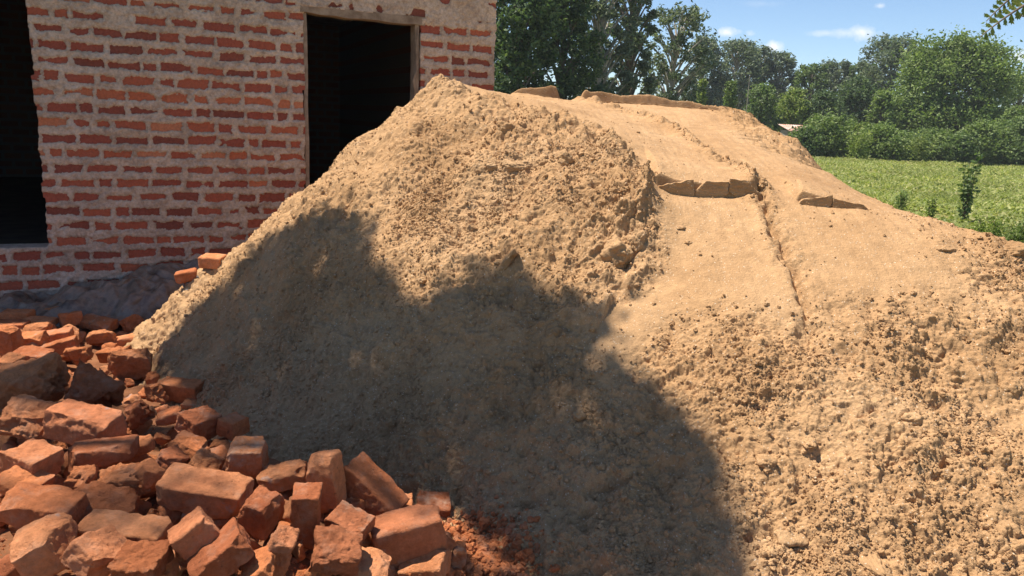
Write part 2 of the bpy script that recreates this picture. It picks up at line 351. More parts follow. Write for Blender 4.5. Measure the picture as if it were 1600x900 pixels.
def pile(x, y):
    b = base_z(x, y); w = fbm(x*5, y*5, 2, 3)
    # --- smooth panels: packed sand on the terrace and the chute below the ledge
    rd, rt, rL = seg_dist(x+.05*w, y+.05*fbm(x*6, y*6, 9, 3), RIDGE); rd = -rd
    right = smooth(0, .10, rd)*(rd < 6)                                       # 1 on the terrace side of the ridge
    rd2 = rd
    low = smooth(2.72, 2.45, y + .1*w)                                        # roughness grows towards the front
    cx = smooth(1.5, 1.9, x+.15*w + (3.0-y)*.05)
    packed = right*(1-low)*(1-.8*cx)
    rough = 1-.93*packed
    # the torn lip along the ridge: higher on the left, a broken face falling to the right
    lip = np.exp(-np.clip(-rd, 0, 9)/.22)*(rd < 0) + (rd >= 0)*np.exp(-np.clip(rd, 0, 9)/.035)
    amp = np.interp(rt, [0, .35, .7, 1.0, 1.2, 1.5, 1.8], [.0, .03, .05, .085, .09, .075, .0])
    b = b + lip*amp*(.75+.5*fbm(x*9, y*9, 21, 2))
    # --- ledges: a packed slab standing above, a clean vertical face towards the camera
    for L, hgt, back in ((LEDGE1, .042, .45), (LEDGE2, .042, .35)):
        d, t, Ln = seg_dist(x, y+.006*w, L); inside = (t > .0001) & (t < Ln-.0001)
        d = -d                                                                # positive = behind (further from the camera)
        tap = smooth(0, .03, t)*smooth(Ln, Ln-.03 if L is LEDGE1 else Ln-.34, t)
        step = smooth(-.0035, .0035, d)*(1-smooth(.05, back, d))
        b = b + np.where(inside, hgt*tap*(step - .25*np.exp(-np.clip(-d, 0, 9)/.08)*(d < 0)), 0)
    for L, h0, h1 in ((LEDGE3a, .05, .085), (LEDGE3b, .088, .025)):
        d, t, Ln = seg_dist(x, y+.004*w, L); d = -d; inside = (t > .0001) & (t < Ln-.0001)
        tap = smooth(0, .04, t)*smooth(Ln, Ln-.05, t)*(.93+.2*fbm(t*9, t*0, 5, 3)); hgt = h0+(h1-h0)*t/Ln if L is LEDGE3b else h1*smooth(-.2, .3, t)*1.0
        b = b + np.where(inside, hgt*tap*smooth(-.008, .008, d)*(1-smooth(.3, .5, d)), 0)
    # seam of crumbs up the terrace and the dark rut below it
    d, t, Ln = seg_dist(x+.03*w, y, SEAM); sm = np.exp(-(d/.05)**2); b = b + .022*sm*(.4+lumps(x, y, .05, 5)); rough = np.maximum(rough, .8*sm)
    b = b - .012*packed*smooth(-.02, -.06, -np.abs(d-.28))*0
    d, t, Ln = seg_dist(x+.018*fbm(x*14, y*14, 31, 3), y, RUT); q = np.exp(-(d/.017)**2)*smooth(Ln, Ln-.3, t)*(t > 0)
    b = b - .07*q*(.6+.6*fbm(x*18, y*18, 8, 2)) + .012*np.exp(-((np.abs(d)-.045)/.03)**2)*lumps(x, y, .035, 6)
    rough = np.maximum(rough, .5*np.exp(-(d/.06)**2))
    # broken layers at the right end of the terrace
    lay = smooth(1.15, 1.45, x+.05*w)*smooth(3.9, 4.4, y)*(x < 1.9)
    b = b + lay*.025*(np.floor(y*14+1.2*w)-(y*14+1.2*w)+.5)
    rough = np.maximum(rough, .5*lay)
    # streaks along the packed slope
    b = b + packed*(.0022*fbm(x*28, y*2.2, 41, 3) + .004*fbm(x*6, y*6, 43, 3))
    # --- loose slope: slides, clods, crumbs
    mac = rough*(.030*fbm(x*3.1, y*3.1, 51, 3) + .035*np.clip(fbm(x*4.2+y*1.4, y*3, 53, 3), -.4, .9)*(1-low*.5))
    cl = fbm(x*1.7, y*1.7, 61, 3)*.5+.5; cl = np.clip(cl, .1, 1.2)
    upl = smooth(.3, .9, b)*(1-right)
    cm = rough*(.045*np.maximum(lumps(x, y, .16, 12)-.45, 0)*cl*(.4+upl) + .022*np.maximum(lumps(x, y, .08, 13)-.25, 0)*cl)
    cm = cm + (.25+.75*rough)*(.009*lumps(x, y, .034, 14)*(.3+cl)  + .002*lumps(x+.01*w, y, .018, 15))*(rough*.9+.1) - .020*rough
    cm = cm + rough*(.4+.6*cl)*(.030*(.35-np.abs(fbm(x*7+y*2, y*5-x*2, 75, 4))) - .012*(1-upl)*np.abs(fbm(x*15, y*15, 76, 3)))
    cm = cm + rough*upl*smooth(-.75, -.05, rd)*(rd < .05)*(.05*np.maximum(lumps(x+.03*w, y, .20, 22)-.35, 0) - .03*np.abs(fbm(x*9, y*9, 78, 3)))
    cm = cm + rough*.004*fbm(x*22, y*22, 71, 3)
    # sharp-edged hollows where clods broke out
    hol = np.maximum(fbm(x*5.5, y*7.5, 81, 3)-.38, 0); b = b - rough*.065*np.minimum(hol, .3)*(.5+low)
    return b+mac+cm, rough
_aa = np.radians(np.concatenate([np.linspace(-44, -38.5, 30), np.linspace(-38.4, 38.4, 1000), np.linspace(38.5, 62, 60)]))
_rr = np.linspace(1.3, 9, 9000); _dn = 1/(_rr*.0021); _dn[_rr > 5.8] *= .15; _dn[_rr < 1.6] *= .5; _dn[(_rr > 4.6) & (_rr < 5.25)] *= .6; _dn[(_rr > 3.2) & (_rr < 3.62)] *= 2.2; _dn[(_rr > 5.25) & (_rr < 5.65)] *= 2.2
_cd = np.cumsum(_dn); _cd = (_cd-_cd[0])/(_cd[-1]-_cd[0]); _rr = np.interp(np.linspace(0, 1, 1800), _cd, _rr)
A_, R_ = np.meshgrid(_aa, _rr); X, Y = R_*np.sin(A_), R_*np.cos(A_)
Z, RGH = pile(X, Y)
G = z_rub(X, Y)-.07
keep = (Z > G-.06); kq = (keep[:-1, :-1] | keep[1:, :-1] | keep[:-1, 1:] | keep[1:, 1:]).ravel()
# clumps lean out a little: push vertices along the slope normal with a second noise
P3 = np.stack([X, Y, Z], -1)
nx = -(base_z(X+.02, Y)-base_z(X-.02, Y))/.04; ny = -(base_z(X, Y+.02)-base_z(X, Y-.02))/.04; nl = np.sqrt(nx**2+ny**2+1)
_p = P3.reshape(-1, 3); _m = keep.ravel(); _q = _p[_m]
_w = np.stack([noise3(_q*28, 61), noise3(_q*28+9, 62), noise3(_q*28+17, 63)], 1)*.006; _q = _q+_w
_d = .016*np.abs(noise3(_q*30, 91)) + .011*np.abs(noise3(_q*62, 92)) + .0075*np.abs(noise3(_q*125, 93)) + .003*noise3(_q*230, 94) + .012*noise3(_q*15, 95) - .014
_d = _d*(.55+.45*np.clip(noise3(_q*5, 96)*1.6+.6, 0, 1.3))
push = np.zeros(len(_p)); push[_m] = _d; push = push.reshape(X.shape)*np.clip(RGH, .09, 1)
P3[..., 0] += push*nx/nl; P3[..., 1] += push*ny/nl; P3[..., 2] += push/nl
V, Q, used = compact(P3.reshape(-1, 3), gridfaces(*X.shape, keep=kq))
me = npmesh('sand_pile', V, Q); me.materials.append(MS)
pile_o = tag(obj('sand_pile', me), 'huge heap of tan building sand with cut ledges and a rut, beside the brick house', 'sand pile')
# crumbs of damp sand lying on the pile
def ico(sub):
    t = (1+5**.5)/2
    V = [(-1,t,0),(1,t,0),(-1,-t,0),(1,-t,0),(0,-1,t),(0,1,t),(0,-1,-t),(0,1,-t),(t,0,-1),(t,0,1),(-t,0,-1),(-t,0,1)]
    Fc = [(0,11,5),(0,5,1),(0,1,7),(0,7,10),(0,10,11),(1,5,9),(5,11,4),(11,10,2),(10,7,6),(7,1,8),(3,9,4),(3,4,2),(3,2,6),(3,6,8),(3,8,9),(4,9,5),(2,4,11),(6,2,10),(8,6,7),(9,8,1)]
    V = [np.array(v)/math.sqrt(1+t*t) for v in V]
    for _ in range(sub):
        c = {}; nf = []
        def mid(a, b):
            k = (min(a, b), max(a, b))
            if k not in c: m = V[a]+V[b]; V.append(m/np.linalg.norm(m)); c[k] = len(V)-1
            return c[k]
        for a, b, d in Fc:
            x, y, z = mid(a, b), mid(b, d), mid(d, a); nf += [(a, x, z), (b, y, x), (d, z, y), (x, y, z)]
        Fc = nf
    return np.array(V), np.array(Fc)
rs = np.random.RandomState(4)
def scatter(P, R_, sub, seed, squash=.75, rough=.35):
    V0, F0 = ico(sub); n = len(P); m = len(V0); r = np.random.RandomState(seed)
    q = r.normal(size=(n, 4)); q /= np.linalg.norm(q, axis=1)[:, None]; w, x, y, z = q.T
    Rm = np.stack([1-2*(y*y+z*z), 2*(x*y-z*w), 2*(x*z+y*w), 2*(x*y+z*w), 1-2*(x*x+z*z), 2*(y*z-x*w), 2*(x*z-y*w), 2*(y*z+x*w), 1-2*(x*x+y*y)], -1).reshape(n, 3, 3)
    S = np.stack([np.ones(n), r.uniform(.6, 1, n), r.uniform(squash*.7, squash*1.2, n)], -1)
    jit = 1+rough*(r.rand(n, m)-.5)*2
    L = V0[None]*jit[..., None]*S[:, None]*R_[:, None, None]
    V = np.einsum('nij,nmj->nmi', Rm, L)+P[:, None]
    return V.reshape(-1, 3), (F0[None]+(np.arange(n)*m)[:, None, None]).reshape(-1, 3)
idx = np.where((used) & (Z.ravel() > G.ravel()))[0]; wt = RGH.ravel()[idx]**1.5*(.15+np.clip(fbm(X.ravel()[idx]*4, Y.ravel()[idx]*4, 33, 3)+.35, 0, 1.4))
wt /= wt.sum(); pick = rs.choice(idx, 52000, p=wt)
Rr = .0024*(rs.pareto(2.9, 52000)+1); Rr = np.clip(Rr, 0, .0105)
PP = P3.reshape(-1, 3)[pick] + np.stack([rs.uniform(-.003, .003, len(pick)), rs.uniform(-.003, .003, len(pick)), Rr*.25], -1)
V, Q = scatter(PP, Rr, 1, 5)
me = npmesh('crumbs', V, Q, False); me.materials.append(MS); tag(obj('crumbs', me, pile_o), kind='stuff')
# larger clods, each a piece of its own
def hit_pile(px, py, lo=1.2, hi=6.5):
    ys = np.linspace(lo, hi, 900); d = ray(px, py); xs = d[0]/d[1]*ys; zs = EYE+d[2]/d[1]*ys
    h, _ = pile(xs, ys); k = np.where(zs < h)[0]
    return None if len(k) == 0 else np.array([xs[k[0]], ys[k[0]], h[k[0]]])
def lump(name, r, seed, parent=None, mtl=MS, sc=(1, .8, .7), rough=.30, loc=(0, 0, 0), rot=(0, 0, 0)):
    V0, F0 = ico(4); n = noise3(V0*1.6, seed)*.5+noise3(V0*3.7, seed+3)*.3+noise3(V0*9, seed+5)*.16+noise3(V0*20, seed+8)*.08
    V = V0*(1+rough*1.6*n)[:, None]*np.array(sc)*r
    me = npmesh(name, V, F0); me.materials.append(mtl); o = obj(name, me, parent, loc=loc); o.rotation_euler = rot; return o
for i, (px, py, r, sc) in enumerate([(808,258,.075,(1,.7,.45)),(768,262,.03,(1,.9,.8)),(882,250,.045,(1,.8,.9)),(848,254,.03,(.8,1,.9)),(700,245,.022,(1,1,.8)),(728,240,.022,(1,1,.8)),(790,205,.05,(.8,1,1)),
        (780,412,.02,(1,1,.7)),(980,330,.06,(.9,.7,1)),(965,400,.07,(1,.8,.9)),(995,385,.05,(.8,.8,1.1)),(1190,290,.035,(.9,.7,.8)),(1296,262,.06,(.8,.8,1)),(1240,205,.05,(1.3,.8,.6)),(1062,355,.018,(1.3,1,.5)),(1075,380,.018,(1,1,.6)),
        (1200,725,.035,(1,.8,.7)),(1430,655,.035,(1.2,.8,.6)),(1265,690,.03,(1.6,.7,.5)),(1580,610,.045,(.9,.8,1)),(1570,720,.04,(.7,.7,1.1)),(1590,395,.06,(1,1,.7)),(1480,390,.03,(1.3,.8,.5)),(1370,890,.04,(1.8,.8,.5)),(905,650,.02,(1,1,.8)),(660,440,.018,(1,1,.8)),(330,455,.015,(1,1,.8))]):
    h = hit_pile(px, py)
    if h is not None: lump('clod', r, 10+i, pile_o, loc=tuple(h+np.array([0, .3*r, -.15*r])), sc=sc, rot=(0, 0, i*1.3))
# flat flakes of packed sand
def slab(name, w, d, h, seed, mtl, parent=None, n=26):
    V, Q = brick_mesh(w, d, h, seed, chips=5, chip=.25, rough=.006, n=n); me = npmesh(name, V, Q); me.materials.append(mtl); return obj(name, me, parent)
def brick_mesh(L, D, H, seed, chips=4, chip=.18, rough=.0035, n=22, rnd=.012, brk=0):
    r = np.random.RandomState(seed)
    nx = n; ny = max(6, int(n*D/L)+3); nz_ = max(6, int(n*H/L)+3)
    # closed box surface grid
    ids = {}; V = []; Q = []
    def vid(i, j, k):
        if (i, j, k) not in ids: ids[(i, j, k)] = len(V); V.append((i/nx*2-1, j/ny*2-1, k/nz_*2-1))
        return ids[(i, j, k)]
    for i in range(nx):
        for j in range(ny):
            Q.append((vid(i, j, 0), vid(i, j+1, 0), vid(i+1, j+1, 0), vid(i+1, j, 0))); Q.append((vid(i, j, nz_), vid(i+1, j, nz_), vid(i+1, j+1, nz_), vid(i, j+1, nz_)))
    for i in range(nx):
        for k in range(nz_):
            Q.append((vid(i, 0, k), vid(i+1, 0, k), vid(i+1, 0, k+1), vid(i, 0, k+1))); Q.append((vid(i, ny, k), vid(i, ny, k+1), vid(i+1, ny, k+1), vid(i+1, ny, k)))
    for j in range(ny):
        for k in range(nz_):
            Q.append((vid(0, j, k), vid(0, j, k+1), vid(0, j+1, k+1), vid(0, j+1, k))); Q.append((vid(nx, j, k), vid(nx, j+1, k), vid(nx, j+1, k+1), vid(nx, j, k+1)))
    V = np.array(V); hs = np.array([L, D, H])/2; V = V*hs
    # skew the box slightly, round its edges
    V[:, 0] += V[:, 2]*r.uniform(-.15, .15); V[:, 1] += V[:, 0]*r.uniform(-.05, .05)
    inner = np.clip(V, -(hs-rnd), hs-rnd); d = V-inner; l = np.linalg.norm(d, axis=1); m = l > 1e-6
    V[m] = inner[m]+d[m]/l[m][:, None]*np.minimum(l[m], rnd)[:, None]
    # broken faces and chipped corners: vertices beyond a plane are pressed back onto it
    planes = []
    for _ in range(chips):
        s = r.choice([-1, 1], 3); nv = s*r.uniform(.25, 1, 3)/hs*hs.min(); nv[r.randint(3)] *= r.choice([.1, 1]); nv /= np.linalg.norm(nv)
        planes.append((nv, np.abs(nv*hs).sum()*(1-chip*r.uniform(.35, 1.2)), .5))
    if brk:
        for sx in ([1] if brk == 1 else [1, -1]):
            nv = np.array([sx, r.uniform(-.45, .45), r.uniform(-.5, .5)]); nv /= np.linalg.norm(nv); planes.append((nv, hs[0]*r.uniform(.62, .8), 1.6))
    for nv, off, rg in planes:
        q = V@nv + rough*rg*3*noise3(V*30+seed, 2) + rough*rg*2*noise3(V*75+seed, 3) - off; q = np.maximum(q, 0); V = V-q[:, None]*nv
    nr = V/np.maximum(np.linalg.norm(V, axis=1), 1e-6)[:, None]
    dsp = rough*(1.4*noise3(V*18+seed, 1)+1.0*noise3(V*55+seed*2, 4)+.6*noise3(V*130, 6)) - rough*3*np.maximum(noise3(V*45+seed*3, 7)-.6, 0)
    return V+nr*dsp[:, None], Q
h = hit_pile(1237, 850); s_ = slab('packed_flake', .085, .05, .018, 77, MS, pile_o); s_.location = tuple(h+[0, 0, .01]); s_.rotation_euler = (.45, .1, .2)
h = hit_pile(787, 418); s_ = slab('packed_flake', .17, .05, .03, 79, MS, pile_o); s_.location = tuple(h+[0, .01, .005]); s_.rotation_euler = (.2, -.9, -.3)

def cut_face(a, b, h0, h1, seed, th=.02):
    A = at(*a)[:2]; B = at(*b)[:2]; L = float(np.hypot(*(B-A))); V, Q = brick_mesh(L, th, 1., seed, chips=0, rough=0, n=int(max(20, L/.008)), rnd=.0)
    V = np.array(V); t_ = V[:, 0]/L+.5; t_ = np.clip(t_, 0, 1); V[:, 0] = (t_-.5)*(L-.004); hh = 0*t_; C = A+(B-A)*t_[:, None]
    ang = math.atan2(B[1]-A[1], B[0]-A[0]); X_ = C[:, 0]-math.sin(ang)*V[:, 1]; Y_ = C[:, 1]+math.cos(ang)*V[:, 1]
    zb = pile(C[:, 0]+math.sin(ang)*.014, C[:, 1]-math.cos(ang)*.014)[0]
    zb = np.convolve(np.pad(zb, 0), [1], 'same'); f = np.polyfit(t_, zb, 1); zb = np.polyval(f, t_)
    zt = pile(C[:, 0]-math.sin(ang)*.014, C[:, 1]+math.cos(ang)*.014)[0]; f = np.polyfit(t_, zt, 1); hh = np.maximum(np.polyval(f, t_)-zb+.008, .008)
    up = V[:, 2]+.5; P = np.stack([X_, Y_, zb-.03+up*(hh+.03+.003*noise2(t_*L*9, t_*0+seed, 3)+.004*noise2(t_*L*34, t_*0+seed, 4))], -1)
    P[:, 1] += (.0022*noise3(P*70, seed)+.002*noise3(P*200, seed+1)-.006*(up > .98)*noise3(P*40, 2)); P[:, 2] += .002*noise3(P*90, 5)
    me = npmesh('cut_face', P, Q); me.materials.append(MS); return obj('cut_face', me, pile_o)
for i, c in enumerate([((1030,286,3.285),(1086,289,3.278),.054,.056),((1087,289,3.278),(1138,291,3.272),.058,.055),((1139,291,3.272),(1192,292,3.268),.052,.050),((1244,304,3.205),(1300,313,3.18),.062,.048),((1301,313,3.18),(1366,324,3.14),.046,.012),
        ((787,143,5.27),(843,148,5.27),.055,.062),((844,148,5.27),(880,150,5.27),.062,.045),((905,152,5.27),(1000,158,5.27),.062,.074),((1001,158,5.27),(1092,166,5.27),.074,.060),((1093,166,5.27),(1182,175,5.27),.060,.008)]): cut_face(*c, 900+i)

# ---------------------------------------------------------------- brick rubble, piece by piece
G_R = 'broken bricks of the rubble heap'
def rub_hit(px, py, lift=.03):
    ys = np.linspace(1.0, 5.4, 1500); d = ray(px, py); xs = d[0]/d[1]*ys; zs = EYE+d[2]/d[1]*ys
    h = np.maximum(z_rub(xs, ys), -1)+lift; k = np.where(zs < h)[0]
    k = k[0] if len(k) else len(ys)-1
    return np.array([xs[k], ys[k], zs[k]])
def brick(px, py, lpx, hpx, spin, yaw, nod, depth, style, label, chips=4, chip=.2, brk=0, seed=None, lift=.03, name='brick', Yf=None):
    seed = seed if seed is not None else int(px*7+py*13)
    D = depth; H = .05
    for _ in range(3):
        p = rub_hit(px, py, .004+.42*H) if Yf is None else at(px, py, Yf)
        k = p[1]/math.cos(PIT)/F*1.0; H = max(hpx*k*1.06-D*.26, .03)
    L = lpx*k*.98; c = math.cos(rad(yaw)); s = abs(math.sin(rad(yaw)))
    L = max((L-D*s*.8)/max(c, .3), .04)
    rough = {'c': .0055, 'm': .0030, 'n': .0031, 's': .0022}[style[0]]
    V, Q = brick_mesh(L, D, H, seed, chips, chip, rough, n=44 if lpx > 60 else 24, brk=brk, rnd=.006 if style != 's' else .013)
    me = npmesh('brick', V, Q); me.materials.append({'c': MBC, 'm': MBG, 'n': MBK, 's': MBK}[style[0]])
    o = obj(name, me); p = p + np.array([0, D*.22, -.008])
    o.matrix_world = Matrix.Translation(Vector(p)) @ Matrix.Rotation(-rad(spin), 4, 'Y') @ Matrix.Rotation(rad(nod), 4, 'X') @ Matrix.Rotation(rad(yaw), 4, 'Z')
    return tag(o, label, 'brick', G_R)
#    px   py  long high spin yaw nod depth style label
HB = [
 (127,664,128,62,-4,-12,6,.11,'n','long tan-topped brick with chamfered corners, in front of the two crumbly lumps',5,.25),
 (42,722,86,56,-8,-16,4,.10,'n','squarish block with a grey mortar spot, at the left edge below the tan-topped brick',4,.2),
 (150,712,120,50,6,12,0,.09,'n','sloping brick just right of the block with the grey mortar spot',6,.4),
 (122,748,54,40,0,20,10,.07,'c','small dark jagged chunk wedged before the sloping brick',5,.4),
 (180,752,116,56,8,5,12,.10,'c','wedge-shaped broken brick with a rough face, left of the largest whole brick',6,.5),
 (222,745,56,54,-38,-15,0,.07,'s','smooth rounded half brick leaning against the wedge-shaped one',4,.35),
 (305,662,66,52,-12,-30,8,.10,'n','clean angular block tilted on the heap, right of the dark gap in the middle',4,.2),
 (361,664,44,40,-10,-20,6,.08,'n','small square brick end between the angular block and the sand',3,.25),
 (382,716,66,62,0,8,4,.10,'m','upright brick end with white mortar smears, facing the foot of the sand',4,.18),
 (316,771,155,62,-3,-6,10,.10,'n','largest whole brick, lengthwise with a flared left end, lower middle of the heap',5,.22),
 (300,842,92,78,34,30,8,.10,'n','tilted square block standing on a corner below the largest whole brick',3,.15),
 (338,872,120,66,30,25,14,.10,'n','tilted block leaning against the corner-standing one, at the lower edge',4,.2),
 (62,858,112,96,24,24,6,.12,'s','big smooth pale-orange boulder-like brick in the bottom left corner',6,.40),
 (58,796,128,58,-4,0,6,.10,'n','long dark-faced brick behind the boulder-like one, at the left edge',4,.25),
 (28,754,80,34,-14,-8,12,.10,'n','thin sloping brick edge at the left, above the long dark-faced brick',4,.25),
 (190,833,156,50,-1,-4,4,.09,'n','long flat brick with a crusty top edge, right of the boulder-like brick',5,.2),
 (146,872,92,70,-30,-20,0,.10,'n','dark leaning brick between the boulder-like brick and the crusty slab below it',5,.35),
 (208,884,92,60,-4,4,8,.10,'c','rough pitted block at the bottom edge below the long flat brick',4,.2),
 (150,792,120,40,-3,0,24,.11,'c','crumbling brick surface between the wedge-shaped brick and the long flat one',5,.3),
 (406,800,66,74,-8,-15,10,.09,'n','roundish brick half right of the largest whole brick',6,.4),
 (474,808,98,58,86,0,8,.08,'n','upright deep-red brick with a black stain, standing in the middle of the lower heap',3,.12),
 (506,750,100,60,100,10,-10,.08,'s','tall smooth pointed brick leaning above the upright stained one',5,.4),
 (442,744,86,40,14,8,8,.09,'c','rough brown brick sloping away behind the tall pointed one',5,.3),
 (578,768,128,58,-38,-14,10,.10,'n','long brick sloping down to the right from the tall pointed one',4,.18),
 (600,728,100,34,-20,-12,4,.08,'n','narrow dark brick tucked behind the long sloping one',4,.2),
 (641,746,64,56,-8,25,8,.09,'m','white-crusted chunk on the right shoulder of the heap',6,.45),
 (584,694,52,52,-60,-10,8,.08,'m','brick half buried in the sand above the white-crusted chunk',4,.25),
 (544,820,82,46,-14,-18,16,.09,'m','greyish sand-dusted brick in the hollow below the tall pointed one',4,.2),
 (522,868,94,66,-12,12,16,.10,'c','rough grey-and-orange broken brick with a sunlit patch near the lower edge',5,.3),
 (618,795,66,40,8,10,12,.08,'n','small jagged piece resting on the big right-hand brick',6,.4),
 (637,840,132,88,10,14,4,.11,'s','largest rounded brick at the right of the heap, near the bottom',6,.3),
 (676,794,62,40,-6,10,14,.09,'m','flat brick with two grey mortar patches at the right end of the heap',3,.15),
 (684,852,66,56,40,10,0,.08,'n','pale triangular chunk against the largest rounded brick',6,.5),
 (716,876,52,32,82,0,0,.06,'m','smallest standing brick piece at the right foot of the heap',4,.35),
 (572,888,76,42,-6,0,10,.09,'n','rounded brick lump at the bottom edge below the greyish sand-dusted brick',6,.4),
 (664,888,86,54,16,-10,10,.10,'n','sloping brick at the bottom edge beneath the pale triangular chunk',5,.35),
 (434,862,70,52,70,0,6,.08,'c','dark split brick left of the rough grey-and-orange one',5,.3),
 (400,890,70,40,30,10,10,.09,'n','pale brick corner poking up at the bottom edge, second from the tilted blocks',5,.35),
 (280,610,70,38,-1,-6,8,.09,'n','neat whole brick lying near the foot of the sand, above the angular block',2,.12),
 (322,632,78,17,-2,-4,8,.10,'n','thin flat brick slab lying below the neat whole brick by the sand',3,.12),
 (214,646,52,44,30,20,8,.08,'c','small ridge-topped piece right of the tan-topped brick',6,.45),
 (262,650,46,26,20,10,6,.08,'n','low dark piece left of the angular block',5,.35),
 (294,704,70,40,-16,-10,8,.08,'n','rounded dark brick between the angular block and the mortar-smeared end',6,.35),
 (262,722,52,46,-30,-20,4,.08,'n','flat-faced leaning piece above the largest whole brick',5,.35),
 (218,695,40,28,12,0,10,.06,'n','small orange-topped lump in the gap right of the sloping brick',6,.4),
 (318,725,56,30,-24,-10,12,.07,'c','splintered piece lying over the right end of the largest whole brick',6,.4),
 (200,566,68,46,-12,20,8,.11,'c','big brown chunk at the edge of the sunlit strip, touching the sand',6,.4),
 (135,612,104,80,-22,-10,22,.14,'c','right one of the two big crumbly brick lumps left of the sand',6,.5),
 (44,606,104,84,10,10,22,.14,'c','left one of the two big crumbly brick lumps, at the photo edge',6,.5),
 (34,660,80,60,-14,0,20,.12,'c','broad pitted slab of brick in front of the left crumbly lump',5,.4),
 (238,615,44,36,10,-30,0,.07,'m','grey-brown chunk left of the neat whole brick',6,.45),
 (235,590,30,24,10,30,0,.07,'c','small brown chip pile stone between the big brown chunk and the neat brick',6,.45),
 (47,555,62,24,-2,-8,8,.10,'n','smooth rounded brick half in shade, above the left crumbly lump',5,.3),
 (24,493,46,22,-1,6,4,.09,'n','neat sunlit brick showing its lit left end, at the back of the heap',2,.1),
 (14,512,50,26,-1,4,4,.09,'n','sunlit brick cut by the left edge, just below the neat one at the back',2,.12),
 (58,502,50,16,0,-4,6,.09,'n','flat sunlit brick right of the neat brick at the back',4,.2),
 (78,484,54,18,6,10,6,.09,'n','low arched brick in the back row, below the raised corner piece',5,.3),
 (98,470,32,18,-28,-10,4,.06,'n','raised corner piece with a bright edge, topmost at the back of the heap',5,.35),
 (63,478,38,16,0,4,4,.08,'n','shaded brick against the plastic sheet, left of the raised corner piece',3,.15),
 (108,497,36,26,8,40,0,.08,'n','round-ended brick in full sun, middle of the back rows',5,.35),
 (50,516,50,22,4,10,10,.10,'c','domed rough brick in full sun behind the two sloping ones',6,.4),
 (36,533,62,30,4,8,10,.10,'n','sunlit sloping brick at the left, half of it in shade',4,.25),
 (86,525,50,24,8,16,6,.10,'n','sunlit sloping brick behind the pale-topped beam-like one',4,.2),
 (86,543,66,26,14,20,6,.08,'m','pale-topped beam-like brick lying diagonally in the sun',3,.15),
 (150,505,56,24,-4,-10,14,.11,'m','weathered greyish brick in the middle of the sunlit strip',5,.35),
 (158,525,44,22,4,0,4,.08,'c','knobbly reddish lump below the weathered greyish brick',6,.45),
 (168,488,32,16,0,0,4,.08,'n','sunlit rounded brick at the back right of the strip',5,.4),
 (205,505,36,28,30,30,0,.08,'c','tall red chunk leaning on the toe of the sand',6,.4),
 (200,530,60,18,10,10,6,.08,'n','bright orange flat piece at the toe of the sand',5,.35),
 (178,552,50,24,8,0,10,.08,'c','dark crusty piece behind the big brown chunk',6,.4),
 (4,530,40,50,0,0,4,.09,'n','shaded brick end cut by the left edge below the sunlit ones',4,.25),
 (8,572,40,40,-8,-10,6,.09,'n','blocky brick end cut by the left edge, above the left crumbly lump',4,.25),
 (120,552,40,28,6,0,6,.07,'c','crumbled orange lump right of the pale-topped beam-like brick',6,.5),
 (190,492,36,14,-6,0,8,.09,'n','flat sunlit piece just before the toe of the sand, at the back',4,.3),
]
for t_ in HB:
    a = t_; brick(*a[:10], chips=a[10]+3, chip=a[11]*.9, brk=1 if a[11] >= .45 else 0)
# the two bricks perched on the edge of the sand by the wall
p1 = brick(331,407,44,24,2,-14,8,.09,'s','bright orange brick perched on the flank of the sand near the wall',2,.12,seed=31,Yf=4.2); p2 = brick(289,430,38,22,10,18,6,.09,'s','orange brick with a dark side below the perched one, by the plastic sheet',3,.2,seed=37,Yf=4.18)
# small broken pieces that fill the gaps
rs = np.random.RandomState(12)
VAR = []
for i in range(14):
    V, Q = brick_mesh(.07+.05*rs.rand(), .05+.02*rs.rand(), .04+.025*rs.rand(), 500+i, 6, .4, .004, n=14, brk=i % 2, rnd=.008)
    me = npmesh('broken_piece', V, Q); me.materials.append([MBK, MBC, MBG][[0, 0, 1, 0, 1, 2, 0, 1, 0, 0, 1, 0, 2, 0][i]]); VAR.append(me)
HS = [np.array(rub_hit(a[0], a[1])) for a in HB]
def short(l):
    for c in (',', ' lying', ' in ', ' at ', ' between', ' below', ' above', ' behind', ' right', ' just', ' near', ' leaning', ' tucked', ' resting', ' against', ' cut by', ' half', ' wedged', ' facing', ' standing', ' over', ' one of', ' left of', ' sloping'):
        k = l.find(c)
        if k > 8: l = l[:k]
    return ' '.join(l.split()[:9])
used_ = {}
zones = [((0, 240), (462, 560), 130, 'small broken brick piece among the sunlit back rows of the heap', 'small pieces in the sunlit back rows'),
         ((0, 340), (560, 700), 130, 'small broken brick piece among the big lumps in the middle of the heap', 'small pieces in the middle of the heap'),
         ((0, 700), (700, 900), 160, 'small broken brick piece in a dark gap of the lower heap', 'small pieces in the lower heap')]
for (xa, xb), (ya, yb), n, lab, grp in zones:
    for _ in range(n):
        px, py = rs.uniform(xa, xb), rs.uniform(ya, yb)
        if ya >= 700 and px > 420 and py < 720+(px-420)*.18: continue
        if ya == 560 and px > 230+(py-560)*.8: continue
        p = rub_hit(px, py, -.045); k_ = min(range(len(HB)), key=lambda i: (HB[i][0]-px)**2+(HB[i][1]-py)**2); hx, hy = px-HB[k_][0], py-HB[k_][1]
        side = ('right of' if hx > 0 else 'left of') if abs(hx) > abs(hy) else ('in front of' if hy > 0 else 'behind')
        lab = 'small broken piece '+side+' the '+short(HB[k_][9]); used_.setdefault(lab, 0); used_[lab] += 1
        if used_[lab] > 1: continue
        o = obj('broken_brick', VAR[rs.randint(14)]); o.location = tuple(p); s = rs.uniform(.6, 1.15) if ya >= 560 else rs.uniform(1.1, 1.9); o.scale = (s, s, s)
        o.rotation_euler = tuple(rs.uniform(-.8, .8, 2))+(rs.uniform(0, 6.28),); tag(o, lab, 'brick piece', grp)
